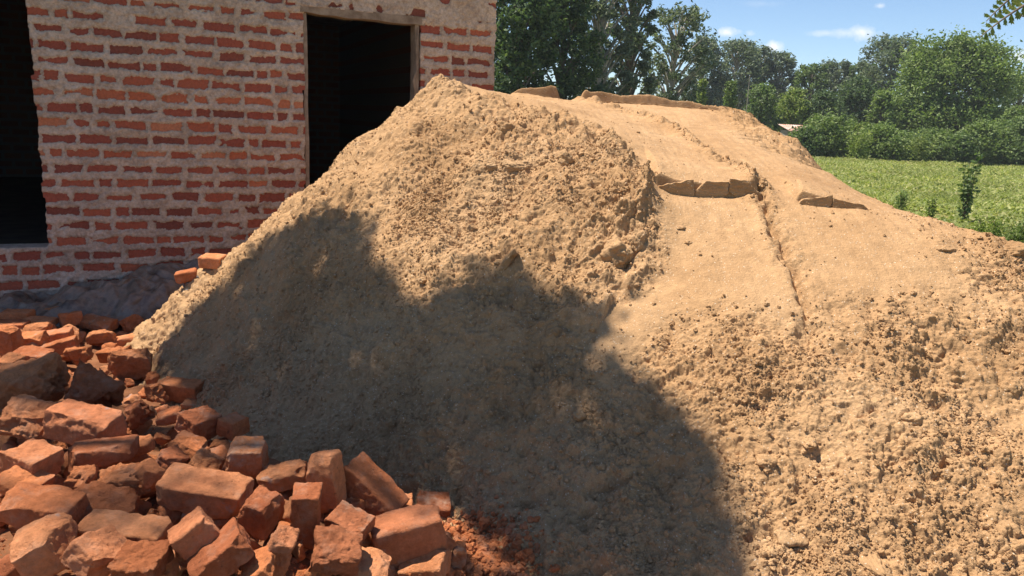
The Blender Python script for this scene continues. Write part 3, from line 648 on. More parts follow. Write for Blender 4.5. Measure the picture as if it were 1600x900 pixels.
# brick chips: uncountable crumbs over the heap and at its right foot
pts = []; rr = []
for _ in range(9000):
    u = rs.rand()
    if u < .12: px, py = rs.normal(775, 34), rs.normal(862, 30)
    elif u < .18: px, py = rs.uniform(640, 740), rs.uniform(800, 900)
    else: px, py = rs.uniform(-60, 700), rs.uniform(462, 930)
    if px > 420 and u >= .18 and py < 740+(px-420)*.15: continue
    if u >= .18 and py < 700 and px > 235+(py-560)*.8: continue
    p = rub_hit(px, py, -.075 if u >= .18 else -.0); 
    if u < .18:
        hq = hit_pile(px, py, 1.2, 3.2)
        if hq is not None and hq[1] < p[1]: p = hq
    pts.append(p); rr.append(np.clip(.003*(rs.pareto(1.7)+1), 0, .017 if u < .18 else .02))
V, Q = scatter(np.array(pts), np.array(rr), 1, 9, .8, .3)
mchip = m_brick('chip_brick', 1., .35); me = npmesh('brick_chips', V, Q, False); me.materials.append(mchip)
tag(obj('brick_chips', me), 'orange brick crumbs and chips spilled between the bricks and at the foot of the sand', 'brick chips', kind='stuff')
# grey gravel by the sand edge near the wall
pts = []; rr = []
for _ in range(300):
    t = rs.rand(); px = 208+85*t+rs.normal(0, 9); py = 472-42*t+rs.normal(0, 5); p = rub_hit(px, py, -.03); hq = hit_pile(px, py, 3, 5); p = p if hq is None else hq; pts.append(p); rr.append(rs.uniform(.004, .012))
V, Q = scatter(np.array(pts), np.array(rr), 1, 19, .8, .2); me = npmesh('gravel', V, Q, False)
me.materials.append(m_plain('grey_stone', [(.3, (.12, .10, .09)), (.7, (.30, .26, .23))], 30, .9, .2, .003, 90)); tag(obj('gravel', me), 'grey gravel along the edge of the sand beside the plastic sheet', 'gravel', kind='stuff')

# ---------------------------------------------------------------- brick house
WO = np.array([-2.9, 4.7]); WD = np.array([.9106, .4133]); WN = np.array([.4133, -.9106])   # origin, along, outward
WANG = math.atan2(WD[1], WD[0])
house = tag(thing('brick_house', (WO[0], WO[1], 0)), 'unfinished red brick house with smeared grey mortar and two empty doorways', 'house')
house.rotation_euler = (0, 0, WANG)
# in the house's own space: x along the wall, y into the house, z up
CORNER = 2.95; TOPZ = 2.46
S0, S1 = -.35, CORNER
nxw, nzw = 560, 440
sx = np.linspace(S0-1.9, S1, 900); sz = np.linspace(-.05, TOPZ, 440)
SX, SZ = np.meshgrid(sx, sz)
rw = np.random.RandomState(21)
mort = np.full(SX.shape, 1.); tone = np.zeros(SX.shape); sd = np.full(SX.shape, 9.)
wob = .0035*fbm(SX*2.2, SZ*2.2, 3, 3); wx = SX+.004*fbm(SX*14, SZ*14, 5, 3); wz = SZ+wob
rows = [1.88-.092*k for k in range(21)]+[1.985, 2.09, 2.185, 2.28, 2.375]
for k, zc in enumerate(rows):
    s = S0-2.0+rw.uniform(0, .2); hh = rw.uniform(.0205, .027)
    if zc > 2: hh = .026
    rt = rw.choice([.15, .3, .45, .6, .85], p=[.2, .35, .27, .13, .05])
    if abs(zc-1.42) < .04: rt = .9
    while s < S1:
        L = rw.uniform(.145, .185) if rw.rand() < .78 else rw.uniform(.06, .11)
        gap = rw.uniform(.022, .042); h2 = hh*rw.uniform(.8, 1.15); tn = np.clip(rt+rw.normal(0, .17), 0, 1)
        if rw.rand() < .015: s += L+gap; continue
        m = (np.abs(wx-(s+L/2)) < L/2+.04) & (np.abs(wz-zc) < .06)
        dx = np.abs(wx[m]-(s+L/2))-L/2; dz = np.abs(wz[m]-zc-rw.normal(0, .003))-h2
        d = np.maximum(dx, dz); b = d < sd[m]; v = sd[m]; v[b] = d[b]; sd[m] = v; tt = tone[m]; tt[b] = tn; tone[m] = tt
        s += L+gap
edge = sd + .0062*fbm(SX*34, SZ*48, 7, 5, .6) + .018*np.maximum(fbm(SX*5, SZ*9, 17, 3), -.12)
lint = (SX > 1.45) & (SX < 2.99) & (SZ > 2.075) & (SZ < 2.215) | ((SX > 1.5) & (SX < 2.75) & (SZ > 2.05) & (SZ < 2.2))
edge = np.where(lint & (fbm(SX*8, SZ*8, 77, 2) < .55), .05, edge)
mort = smooth(-.006, .006, edge)
disp = .010*mort + .004*fbm(SX*7, SZ*7, 9, 4) + .0035*fbm(SX*40, SZ*40, 19, 3)*(.5+mort) - .008*smooth(.0055, 0, np.abs(edge)) + .010*np.maximum(noise2(SX*5, SZ*14, 29)-.2, 0)*mort
inA = lambda a, b, c, d: (SX > a) & (SX < b) & (SZ > c) & (SZ < d)
# ragged jambs: pull the columns at an opening's edge sideways course by course
cut = np.round((1.88+.046-SZ)/.092); jag = (_h(cut.astype(np.int64)+500, np.zeros_like(cut, np.int64), np.zeros_like(cut, np.int64), 3)-.5)*.02 + .006*fbm(SX*0+3, SZ*30, 6, 3)
PX = SX.copy()
for e in (-.04, 1.545, 2.375, S1, -.95):
    PX = PX + jag*np.exp(-((SX-e)/.05)**2)
op = ((SX > -.95) & (SX < -.04) & (SZ > .46) & (SZ < 2.1)) | ((SX > 1.545) & (SX < 2.375) & (SZ > .46) & (SZ < 2.06))
opq = (op[:-1, :-1] & op[1:, 1:]).ravel()
V = np.stack([PX, -disp, SZ], -1).reshape(-1, 3); V, Q, us = compact(V, gridfaces(*SX.shape, keep=~opq))
# reveals: extrude the open border backwards
e = np.concatenate([Q[:, [0, 1]], Q[:, [1, 2]], Q[:, [2, 3]], Q[:, [3, 0]]]); key = np.sort(e, 1); kk = key[:, 0].astype(np.int64)*len(V)+key[:, 1]
u_, inv, cnt = np.unique(kk, return_inverse=True, return_counts=True); be = e[cnt[inv] == 1]; bv = np.unique(be); mp = {int(v): i for i, v in enumerate(bv)}; nb = len(bv)
layers = 5; extra = []
for l in range(1, layers+1):
    w = V[bv].copy(); w[:, 1] = w[:, 1]*(1-l/layers)+.15*l/layers; extra.append(w)
Vx = np.concatenate([V]+extra); Qx = [Q]
def li(v, l): return v if l == 0 else len(V)+(l-1)*nb+mp[v]
Qx.append(np.array([(li(int(b), l), li(int(a), l), li(int(a), l+1), li(int(b), l+1)) for a, b in be for l in range(layers)]))
Qx = np.concatenate(Qx)
me = npmesh('wall', Vx, Qx); me.materials.append(MW)
mv = mort.ravel()[us]; tv = tone.ravel()[us]; attr(me, 'mortar', np.concatenate([mv]+[mv[bv]]*layers)); attr(me, 'tone', np.concatenate([tv]+[tv[bv]]*layers))
obj('front_wall', me, house)
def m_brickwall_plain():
    m, t, b = mat('inner_brickwork_shade_toned', .95, .1); p = coord(t)
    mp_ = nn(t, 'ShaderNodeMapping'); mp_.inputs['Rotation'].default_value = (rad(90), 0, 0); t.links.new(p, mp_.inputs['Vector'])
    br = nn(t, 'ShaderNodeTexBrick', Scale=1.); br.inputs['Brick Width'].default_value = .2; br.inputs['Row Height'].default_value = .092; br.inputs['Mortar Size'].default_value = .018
    br.inputs['Color1'].default_value = (.12, .05, .035, 1); br.inputs['Color2'].default_value = (.16, .07, .045, 1); br.inputs['Mortar'].default_value = (.12, .10, .085, 1)  # brick and mortar tones darkened, dimness of the unlit rooms put into the colour
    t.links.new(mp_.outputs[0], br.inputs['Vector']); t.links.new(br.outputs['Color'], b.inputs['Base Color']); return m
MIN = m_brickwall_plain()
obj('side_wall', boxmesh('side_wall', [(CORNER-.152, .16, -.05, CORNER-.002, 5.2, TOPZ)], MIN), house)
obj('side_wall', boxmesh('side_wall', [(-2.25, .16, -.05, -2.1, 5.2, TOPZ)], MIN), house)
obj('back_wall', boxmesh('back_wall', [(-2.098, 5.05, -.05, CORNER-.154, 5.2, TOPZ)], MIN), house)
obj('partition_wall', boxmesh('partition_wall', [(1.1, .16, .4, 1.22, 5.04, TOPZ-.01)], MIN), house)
mconc = m_plain('rough_concrete', [(.3, (.20, .17, .14)), (.7, (.34, .30, .25))], 9, .95, .1, .006, 50)
obj('floor_slab', boxmesh('floor_slab', [(-2.09, .155, 0, 1.09, 5.04, .445), (1.23, .155, 0, CORNER-.16, 5.04, .445)], m_plain('floor_shade_toned', [(.3, (.03, .022, .018)), (.7, (.06, .045, .035))], 6, .95, .05)), house)  # floor colour darkened to stand in for the shade inside the rooms
obj('roof', boxmesh('roof', [(-2.27, -.02, TOPZ+.003, CORNER+.02, 5.22, TOPZ+.06)], m_plain('rusty_iron', [(.3, (.22, .1, .05)), (.7, (.4, .3, .25))], 5, .6, .4, 0)), house)
# timber lining of the right doorway
mwood = m_plain('weathered_timber', [(.3, (.17, .12, .085)), (.7, (.36, .28, .21))], 14, .9, .15, .006, 40)
def plank(x0, z0, x1, z1, w, d, seed, y=0.0):
    n = 40; MBx = []; r = np.random.RandomState(seed); t = np.linspace(0, 1, n)
    L = math.hypot(x1-x0, z1-z0); ax = np.array([(x1-x0)/L, (z1-z0)/L]); nrm = np.array([-ax[1], ax[0]])
    V = []; Q = []
    for i, q in enumerate(t):
        c = np.array([x0, z0])+ax*L*q; wl = w*(.5+.09*noise2(np.array([q*7.]), np.array([seed*1.]), 2)[0]); wr = w*(.5+.09*noise2(np.array([q*9.]), np.array([seed*3.]), 3)[0]); bo = .006*noise2(np.array([q*3.]), np.array([seed*5.]), 1)[0]
        for s, yy in ((wl, y), (-wr, y), (-wr, y+d), (wl, y+d)):
            V.append((c[0]+nrm[0]*(s+bo), yy, c[1]+nrm[1]*(s+bo)))
    for i in range(n-1):
        for k in range(4): Q.append((i*4+k, i*4+(k+1) % 4, i*4+4+(k+1) % 4, i*4+4+k))
    Q += [(3, 2, 1, 0), (n*4-4, n*4-3, n*4-2, n*4-1)]
    me = npmesh('plank', V, Q, False); me.materials.append(mwood); return me
fr = thing('door_frame'); fr.parent = house
obj('jamb', plank(1.565, .45, 1.562, 2.02, .026, .11, 3, .006), fr); obj('jamb', plank(2.352, .45, 2.348, 2.02, .030, .11, 5, .004), fr); obj('frame_head', plank(1.53, 2.045, 2.40, 2.035, .055, .12, 7, -.012), fr)
# dry peeled strip hanging on the right jamb
V, Q = tube([(2.335, -.004, 1.55), (2.322, -.012, 1.62), (2.345, -.014, 1.7), (2.338, -.012, 1.84), (2.352, -.01, 1.98)], [.004, .013, .011, .008, .004], 6)
mb = MB(); mb.add(V, Q); obj('bark_strip', mb.mesh('bark_strip', mwood), fr)

# ---------------------------------------------------------------- crumpled plastic sheet against the plinth
nu, nv = 320, 120; U, Vv = np.meshgrid(np.linspace(-.30, 1.20, nu), np.linspace(0, 1, nv))
prof = .08+.31*np.clip(np.interp(U, [-.3, -.1, .1, .35, .5, .7, .95, 1.2], [.25, .4, .55, .5, .8, .85, .9, .7]), 0, 1)
def ridged(x, y, s): return 1-np.abs(noise2(x, y, s))*2
wv = .06*fbm(U*3, Vv*2, 3, 2)
rid = lambda a, b_, k: 1-np.abs(noise2(a, b_, k))*2.2
Zp = prof*(1-Vv**1.7) + .055*fbm(U*2.6, Vv*1.6, 7, 2) + .075*rid(U*2.6+Vv*1.5, Vv*.9-U*.4, 9)*(.35+.65*Vv) + .030*rid(U*6-Vv*2.5, Vv*1.8, 19) + .007*rid(U*13+Vv*4, Vv*5, 29) - .05
Yp = -.03-.40*Vv+.05*fbm(U*4, Vv*3, 13, 3)*smooth(0, .3, Vv) - .04*smooth(.1, .3, Vv)
front = smooth(.85, 1., Vv+.12*fbm(U*5, U*0, 5, 3)); Zp = Zp*(1-front)+.04*front+.02
XY = WO + U[..., None]*WD - Yp[..., None]*WN*-1*-1
P = np.stack([WO[0]+U*WD[0]-Yp*WN[0], WO[1]+U*WD[1]-Yp*WN[1], Zp], -1)
me = npmesh('plastic_sheet', P.reshape(-1, 3), gridfaces(nv, nu))
m, t, b = mat('grey_plastic', .38, .5); p = pos(t); t.links.new(ramp(t, nz(t, p, 5, 6, .65), [(.35, (.05, .036, .028)), (.5, (.25, .18, .13)), (.6, (.13, .09, .065)), (.7, (.38, .22, .12))]), b.inputs['Base Color']); bump(t, b, nz(t, p, 12, 4, .4), .03, .7)
me.materials.append(m); o = tag(obj('plastic_sheet', me), 'crumpled dark grey plastic sheet lying along the foot of the house wall', 'plastic sheet')
so_ = o.modifiers.new('thickness', 'SOLIDIFY'); so_.thickness = .002

# ---------------------------------------------------------------- vegetation
def leaf_cloud(P, size, seed, asp=.5, up=.35, curl=.15):
    """one bent leaf (two quads) at each point"""
    r = np.random.RandomState(seed); n = len(P); a = r.normal(size=(n, 3)); a[:, 2] *= .7; a /= np.linalg.norm(a, axis=1)[:, None]
    nr = r.normal(size=(n, 3)); nr[:, 2] += up*2; b = np.cross(a, nr); b /= np.maximum(np.linalg.norm(b, axis=1), 1e-6)[:, None]; c = np.cross(a, b)
    s = size*r.uniform(.6, 1.35, n)[:, None]; w = s*asp
    q = [P-a*s*.5, P+b*w*.5+c*s*curl, P+a*s*.5, P-b*w*.5+c*s*curl]
    return np.stack(q, 1).reshape(-1, 3), np.arange(n*4).reshape(n, 4)
def clump_pts(cs, n, seed, shell=.55):
    r = np.random.RandomState(seed); cs = np.array(cs); wts = cs[:, 3]**2; k = r.choice(len(cs), n, p=wts/wts.sum())
    d = r.normal(size=(n, 3)); d /= np.linalg.norm(d, axis=1)[:, None]; rr = (shell+(1-shell)*r.rand(n))*(1+.30*r.normal(size=n))
    P = cs[k, :3]+d*(cs[k, 3]*rr)[:, None]*np.array([1, 1, .8]); return P
def make_tree(name, loc, H, Wd, kind, leafm, barkm, n, leaf, label, seed, cat='tree', group=None, gaps=.3, base=.25, shape='round'):
    r = np.random.RandomState(seed); root = tag(thing(name, loc), label, cat, group)
    cs = []; nb = {'euc': 60, 'round': 46, 'cone': 26, 'bush': 18, 'airy': 64}[kind]; mb = MB()
    th = H*.93; lean = r.uniform(-.03, .03, 2)*H
    tp = [(0, 0, 0), (lean[0]*.3, lean[1]*.3, th*.35), (lean[0]*.8, lean[1]*.8, th*.7), (lean[0], lean[1], th)]
    tr = max(.02*H, .02); mb.add(*tube(tp, [tr*1.1, tr*.8, tr*.45, tr*.1], 8))
    for i in range(nb):
        f = base+(1-base)*(i+.5)/nb
        if kind in ('round', 'bush'): rad_ = Wd/2*math.sqrt(max(.12, 1-((f-base)/(1-base)*2-.85)**2*.80))
        elif kind == 'cone': rad_ = Wd/2*(1.05-(f-base)/(1-base))
        elif kind == 'euc': rad_ = Wd/2*(.45+.6*math.sin(math.pi*min(1, (f-base)/(1-base)*.95+.05))**.8)
        else: rad_ = Wd/2*(.6+.4*math.sin(math.pi*(f-base)/(1-base)))
        an = i*2.4+r.uniform(-.5, .5); q = r.uniform(.3, 1)**.6; cr_ = Wd*{'euc': .125, 'round': .155, 'cone': .14, 'bush': .22, 'airy': .10}[kind]*r.uniform(.7, 1.3)
        x = math.cos(an)*max(rad_-cr_*.6, 0)*q+lean[0]*f; y = math.sin(an)*max(rad_-cr_*.6, 0)*q+lean[1]*f; z = min(H*f, H-cr_*.7)
        cs.append((x, y, z, cr_))
        z0 = max(z-rad_*(.5 if kind != 'cone' else .1)-.1*H, .08*H); k = z0/th
        bx, by = lean[0]*k, lean[1]*k
        mb.add(*tube([(bx, by, z0), ((bx+x)*.5, (by+y)*.5, (z0+z)*.5+.02*H), (x, y, z)], [tr*.45, tr*.28, tr*.1], 5))
    obj('trunk', mb.mesh('trunk', barkm), root)
    P = clump_pts(cs, n, seed+1); P = P[P[:, 2] > .02*H]
    d = noise3(P/(Wd*.09), seed); P = P[d > -.72+gaps*1.5]
    V, Q = leaf_cloud(P, leaf, seed+2, asp=.42 if kind in ('euc', 'airy') else .6)
    me = npmesh('crown', V, Q, False); me.materials.append(leafm); obj('crown', me, root)
    return root
def place(px, py_top, Yd, wpx, **kw):
    p = at(px, py_top, Yd); H = p[2]; Wd = wpx/F*Yd*(1.25 if kw['kind'] in ('euc', 'airy') else 1.08)
    return make_tree(loc=(p[0], Yd, -.03), H=H, Wd=Wd, **kw)
GT = 'trees beyond the field'
TR = [ # name px top Y width kind leaf bark n leafsize label gaps base
 ('broadleaf_tree', 815, -95, 26, 150, 'round', L_DARK, MB_BARK, 30000, .15, 'dense dark broadleaf tree right beside the corner of the brick house', .12, .05),
 ('broadleaf_tree', 893, -80, 28, 125, 'round', L_DARK, MB_BARK, 26000, .15, 'dark broadleaf tree, second from the house corner, olive-tinted top', .15, .05),
 ('silky_oak_tree', 955, -120, 30, 95, 'euc', L_EUC, MB_PALE, 17000, .20, 'tall grey-green tree with pale leaf tips, third from the house corner', .25, .06),
 ('gum_tree', 1003, -110, 32, 75, 'airy', L_EUC, MB_BARK, 9000, .22, 'thin airy tree with sky showing through, fourth from the house corner', .3, .08),
 ('gum_tree', 1058, 8, 34, 92, 'airy', L_EUC, MB_PALE, 9500, .20, 'open-crowned gum tree with a rounded top leaning into the sky, right of the airy tree', .3, .25),
 ('gum_tree', 1100, 56, 62, 54, 'euc', L_EUC, MB_PALE, 9000, .30, 'slim blue-green gum tree just right of the open-crowned one', .2, .2),
 ('gum_tree', 1152, 62, 62, 76, 'euc', L_EUC, MB_PALE, 13000, .30, 'broad blue-green gum tree with a domed top, centre of the far row', .15, .15),
 ('gum_tree', 1190, 72, 66, 50, 'euc', L_EUC, MB_PALE, 9000, .30, 'gum tree with a sloping top on the right shoulder of the domed one', .2, .15),
 ('gum_tree', 1224, 80, 66, 52, 'euc', L_EUC, MB_PALE, 10000, .30, 'gum tree with two leaf balls at its top, last of the far gum row', .25, .15),
 ('silky_oak_tree', 1268, 100, 64, 58, 'airy', L_MID, MB_BARK, 9000, .32, 'feathery green tree right of the gum row, below the long thin cloud', .2, .1),
 ('silky_oak_tree', 1312, 94, 66, 66, 'euc', L_EUC, MB_BARK, 12000, .32, 'pale grey-green tree below the puffy white cloud', .15, .1),
 ('silky_oak_tree', 1352, 98, 64, 60, 'airy', L_MID, MB_BARK, 11000, .32, 'feathery tree between the pale grey-green tree and the tall one beside the big round tree', .15, .1),
 ('gum_tree', 1404, 56, 58, 92, 'euc', L_EUC, MB_BARK, 17000, .28, 'tall green tree with a peaked top left of the big round tree', .15, .12),
 ('mango_tree', 1500, 56, 46, 176, 'round', L_BR, MB_BARK, 52000, .22, 'biggest round tree, dense and dark inside, standing over the hedge at the right', .12, .06),
 ('silky_oak_tree', 1604, 108, 56, 80, 'airy', L_MID, MB_BARK, 10000, .26, 'feathery tree cut by the right edge of the photo behind the biggest round tree', .15, .1),
 ('young_tree', 1096, 122, 40, 34, 'cone', L_YEL, MB_BARK, 3800, .17, 'small light-green pointed tree behind the top of the sand, left one of two', .1, .05),
 ('young_tree', 1146, 126, 40, 44, 'cone', L_BR, MB_BARK, 5000, .17, 'small light-green pointed tree behind the top of the sand, right one of two', .1, .05),
 ('young_tree', 1196, 130, 44, 60, 'round', L_MID, MB_BARK, 6500, .18, 'low bushy tree behind the right end of the sand terrace', .1, .02),
 ('young_tree', 1240, 138, 46, 62, 'round', L_YEL, MB_BARK, 7000, .18, 'low yellow-green bushy tree above the rusty roof', .1, .02),
 ('young_tree', 1292, 142, 46, 64, 'round', L_DARK, MB_BARK, 7000, .18, 'low dark green bushy tree right of the rusty roof', .1, .02),
 ('broadleaf_tree', 1345, 122, 48, 76, 'round', L_DARK, MB_BARK, 10000, .20, 'medium dark tree in front of the feathery trees, middle of the right-hand group', .12, .04),
 ('banana_like_tree', 1385, 140, 44, 46, 'round', L_BR, MB_BARK, 5200, .22, 'bright large-leaved small tree with a pale stem left of the biggest round tree', .1, .04),
 ('young_tree', 1425, 150, 45, 50, 'round', L_MID, MB_BARK, 5200, .18, 'mid-green small tree tucked under the left side of the biggest round tree', .1, .02),
 ('young_tree', 1590, 165, 41, 56, 'round', L_BR, MB_BARK, 6500, .16, 'bright leafy small tree at the right edge above the hedge', .1, .02),
]
for i, (nm, px, ty, Yd, w, kd, lm, bk, n, ls, lab, gp, bs) in enumerate(TR):
    place(px, ty, Yd if Yd < 36 else Yd+6, w, name=nm, kind=kd, leafm=lm, barkm=bk, n=n, leaf=ls, label=lab, seed=100+i*7, group=GT, gaps=gp+.12, base=bs)
# hedge bushes along the far side of the field
HD = [(1262,196,'rounded dark bush at the left end of the hedge, just behind the sand',L_MID),(1300,186,'bright bush second from the left end of the hedge',L_BR),(1342,188,'yellow-green bush with tall grass before it, third in the hedge',L_YEL),(1385,196,'leafy bush fourth from the left end of the hedge',L_BR),
      (1425,200,'mid-green bush of the hedge left of the biggest round tree',L_MID),(1462,206,'low bush of the hedge below the left half of the biggest round tree',L_BR),(1502,204,'low bush of the hedge straight below the biggest round tree',L_MID),(1540,196,'bush of the hedge below the right half of the biggest round tree',L_BR),(1578,186,'taller bush of the hedge near the right edge',L_MID),(1622,176,'bush of the hedge cut by the right edge',L_MID)]
for i, (px, ty, lab, lm) in enumerate(HD):
    place(px, ty+[3, -6, 5, 0, 8, -3, 6, -8, 4, 0][i], 43+.9*(i % 3), [52, 78, 44, 70, 60, 84, 50, 76, 58, 80][i], name='hedge_bush', kind='bush', leafm=lm, barkm=MB_BARK, n=9000, leaf=.17, label=lab, seed=400+i*3, cat='bush', group='bushes of the hedge', gaps=.3, base=.0)
# a distant wood closing the gaps between the trees
r = np.random.RandomState(8); cs = [(r.uniform(-20, 95), r.uniform(84, 100), r.uniform(0, 3.2), r.uniform(1.6, 3)) for _ in range(150)]
V, Q = leaf_cloud(clump_pts(cs, 50000, 9), .5, 3, .6); me = npmesh('distant_wood', V, Q, False); me.materials.append(L_MID)
tag(obj('distant_wood', me), 'far strip of woodland seen through the gaps between the trees', 'woodland', kind='stuff')
# post standing among the far trees
mb = MB(); p = at(1172, 116, 36); mb.add(*tube([(0, 0, 0), (.02, 0, p[2]*.5), (0, 0, p[2])], [.022, .02, .015], 7)); tag(obj('pole', mb.mesh('pole', MB_PALE), loc=(p[0], 36, -.03)), 'thin pale wooden pole standing before the far gum row', 'pole')
# small tin-roofed shed behind the hedge
p = at(1262, 197, 46); sh = tag(thing('shed', (p[0], 46, 0)), 'small shed behind the hedge, only its rusty red corrugated roof showing', 'shed')
obj('wall', boxmesh('wall', [(-.9, .0, -.03, .9, 2.0, p[2]-.28)], mconc), sh)
n = 80; V = []; Q = []
for i in range(n+1):
    x = -1.1+2.2*i/n; c = .018*math.cos(i*1.57)
    V += [(x, -.2, p[2]-.33+c), (x, 2.1, p[2]+.05+c)]
for i in range(n): Q.append((2*i, 2*i+2, 2*i+3, 2*i+1))
me = npmesh('roof', V, Q); me.materials.append(m_plain('rusty_roofing', [(.35, (.42, .16, .09)), (.65, (.55, .45, .40))], 2.5, .7, .3, 0)); ro = obj('roof', me, sh); mo = ro.modifiers.new('t', 'SOLIDIFY'); mo.thickness = .01
# field growth: one mat of low leaves and grass
def blades(P, h, w, seed, lean=.35):
    r = np.random.RandomState(seed); n = len(P); an = r.uniform(0, 6.28, n); hx = np.stack([np.cos(an), np.sin(an), 0*an], -1); le = r.normal(size=(n, 3))*lean; le[:, 2] = 1; hh = np.ravel(h)*r.uniform(.5, 1.3, n)
    if np.ndim(w) == 0: w = np.full(n, w)
    tip = P+le*hh[:, None]; mid = P+le*hh[:, None]*.5+np.array([0, 0, 1])*hh[:, None]*.08
    V = np.stack([P-hx*w[:, None]*.5, P+hx*w[:, None]*.5, mid+hx*w[:, None]*.45, tip], 1).reshape(-1, 3); return V, np.arange(n*4).reshape(n, 4)
r = np.random.RandomState(31)
def field_pts(n, y0, y1, s=0):
    y = np.exp(r.uniform(math.log(y0), math.log(y1), n)); x = y*r.uniform(.30, .80, n)
    d = fbm(x*.45, y*.3, 5+s, 5); k = d > r.uniform(-.38, .12, n); x = x[k]; y = y[k]
    return np.stack([x, y, np.full(len(x), -.02)], -1)
P = field_pts(130000, 6.5, 43.5); V, Q = blades(P, .075*(.5+np.clip(1+1.3*fbm(P[:, 0]*.7, P[:, 1]*.4, 44, 3), .1, 2.2)), .012+.0016*P[:, 1], 3, 1.0); me = npmesh('grass', V, Q, False); me.materials.append(L_FLD)
tag(obj('grass', me), 'short yellow-green grass covering the field', 'grass', kind='stuff')
P = field_pts(120000, 6.5, 43.5, 7); P[:, 2] += .03+.09*r.rand(len(P))**1.5; V, Q = leaf_cloud(P, .085, 5, .75, 1.3); me = npmesh('ground_cover', V, Q, False); me.materials.append(L_FLD)
tag(obj('ground_cover', me), 'low broad-leaved weeds spread over the field', 'ground cover', kind='stuff')
# taller weeds on their own
def weed(px, py, Yd, hpx, wpx, label, lm, seed, n=420, leaf=.045, grp='tall weeds in the field'):
    p = at(px, py, Yd); p[2] = -.02; H = hpx/F*Yd; Wd = wpx/F*Yd; r = np.random.RandomState(seed); root = tag(thing('weed', tuple(p)), label, 'weed', grp); mb = MB(); L = []
    for i in range(7):
        an = r.uniform(0, 6.28); x = math.cos(an)*Wd*.45*r.rand(); y = math.sin(an)*Wd*.45*r.rand(); z = H*r.uniform(.65, 1)
        mb.add(*tube([(0, 0, 0), (x*.5, y*.5, z*.55), (x, y, z)], [.008, .006, .002], 5)); q = r.uniform(.2, 1, n//7); L.append(np.stack([x*q, y*q, z*q], -1)+r.normal(size=(n//7, 3))*Wd*.10)
    obj('stem', mb.mesh('stem', MB_BARK), root); V, Q = leaf_cloud(np.concatenate(L), leaf, seed, .55); me = npmesh('leaves', V, Q, False); me.materials.append(lm); obj('leaves', me, root)
weed(1504, 352, 12.5, 114, 34, 'dark slender sapling standing alone in the field left of the sand crest', L_MID, 61, 330, .085)
weed(1456, 322, 12, 52, 26, 'thin yellowish weed left of the dark slender sapling', L_YEL, 62)
weed(1412, 300, 14, 40, 30, 'low green weed in the field halfway to the hedge', L_BR, 63)
weed(1545, 350, 9.5, 60, 60, 'bushy yellow-green weed just behind the sand crest at the right', L_YEL, 64, 900)
weed(1470, 338, 10, 34, 40, 'low broad-leaved weed close behind the sand crest', L_BR, 65, 600)
weed(1588, 365, 8.8, 70, 50, 'green weed at the right edge behind the sand', L_BR, 66, 900)
weed(1440, 246, 41, 44, 50, 'tall pale grass tuft before the hedge', L_YEL, 67, 900, .13)
weed(1340, 243, 41, 46, 60, 'tall pale reeds before the third bush of the hedge', L_YEL, 68, 1200, .14)

# ---------------------------------------------------------------- shade tree at the left, over the rubble and the sand
def hit(px, py):
    h = hit_pile(px, py)
    q = rub_hit(px, py)
    return q if (h is None or q[1] < h[1]) else h
TAN = SD[:2]/SD[2]
def onplane(px, py):
    p = hit(px, py); return p[:2]-TAN*p[2]
PA = [onplane(*p) for p in [(238,556),(290,500),(355,432),(400,388),(450,360),(520,345),(556,352),(560,400),(600,440),(625,488),(690,474),(745,436),(800,440),(860,458),(930,482),(965,510),(920,545),(985,600),(1070,655),(1105,720),(1128,800),(1140,905),(860,905),(740,790),(640,765),(400,705),(300,625)]]
PB = [onplane(*p) for p in [(0,560),(120,552),(235,560),(300,620),(400,700),(640,760),(740,790),(860,905),(-60,905)]]
def inside(P, poly):
    x, y = P[:, 0], P[:, 1]; c = np.zeros(len(P), bool); n = len(poly)
    for i in range(n):
        a, b = poly[i], poly[(i+1) % n]
        m = ((a[1] > y) != (b[1] > y)) & (x < (b[0]-a[0])*(y-a[1])/(b[1]-a[1]+1e-12)+a[0]); c ^= m
    return c
r = np.random.RandomState(77)
def fill(poly, n):
    q = np.array(poly); P = r.uniform(q.min(0), q.max(0), (n, 2)); return P[inside(P, poly)]
A_ = fill(PA, 34000); B_ = fill(PB, 15000)
d = fbm(A_[:, 0]*3.5, A_[:, 1]*3.5, 13, 3); A_ = A_[d < r.uniform(.2, .75, len(d))]; A_ = A_+r.normal(size=A_.shape)*.045
d = fbm(B_[:, 0]*2.4, B_[:, 1]*2.4, 3, 3); B_ = B_[d < r.uniform(-.75, .15, len(d))]; B_ = B_+r.normal(size=B_.shape)*.05
def lift(C, s_):
    hz = 6.3+1.4*noise2(C[:, 0]*.9, C[:, 1]*.9, 4)+r.uniform(-.8, .8, len(C)); return np.stack([C[:, 0]+TAN[0]*hz, C[:, 1]+TAN[1]*hz, hz], -1)
LA, LB = lift(A_, 1), lift(B_, 2); LP = np.concatenate([LA, LB])
shade = tag(thing('shade_tree', (-4.6, 2.2, 0)), 'spreading leafy tree at the left whose branches shade the bricks and the lower sand', 'tree')
SO = np.array([-4.6, 2.2, 0.]); mb = MB(); mb.add(*tube([(0, 0, -.05), (.1, .1, 2), (.25, .3, 4.2), (.5, .5, 6.2)], [.17, .14, .11, .05], 10))
ctr = LP[r.choice(len(LP), 34)]-SO
for c in ctr:
    mb.add(*tube([(.25, .3, 4.2), tuple(np.array([.25, .3, 4.2])*.45+c*.55+[0, 0, .25]), tuple(c)], [.045, .025, .006], 5))
obj('trunk', mb.mesh('trunk', MB_PALE), shade)
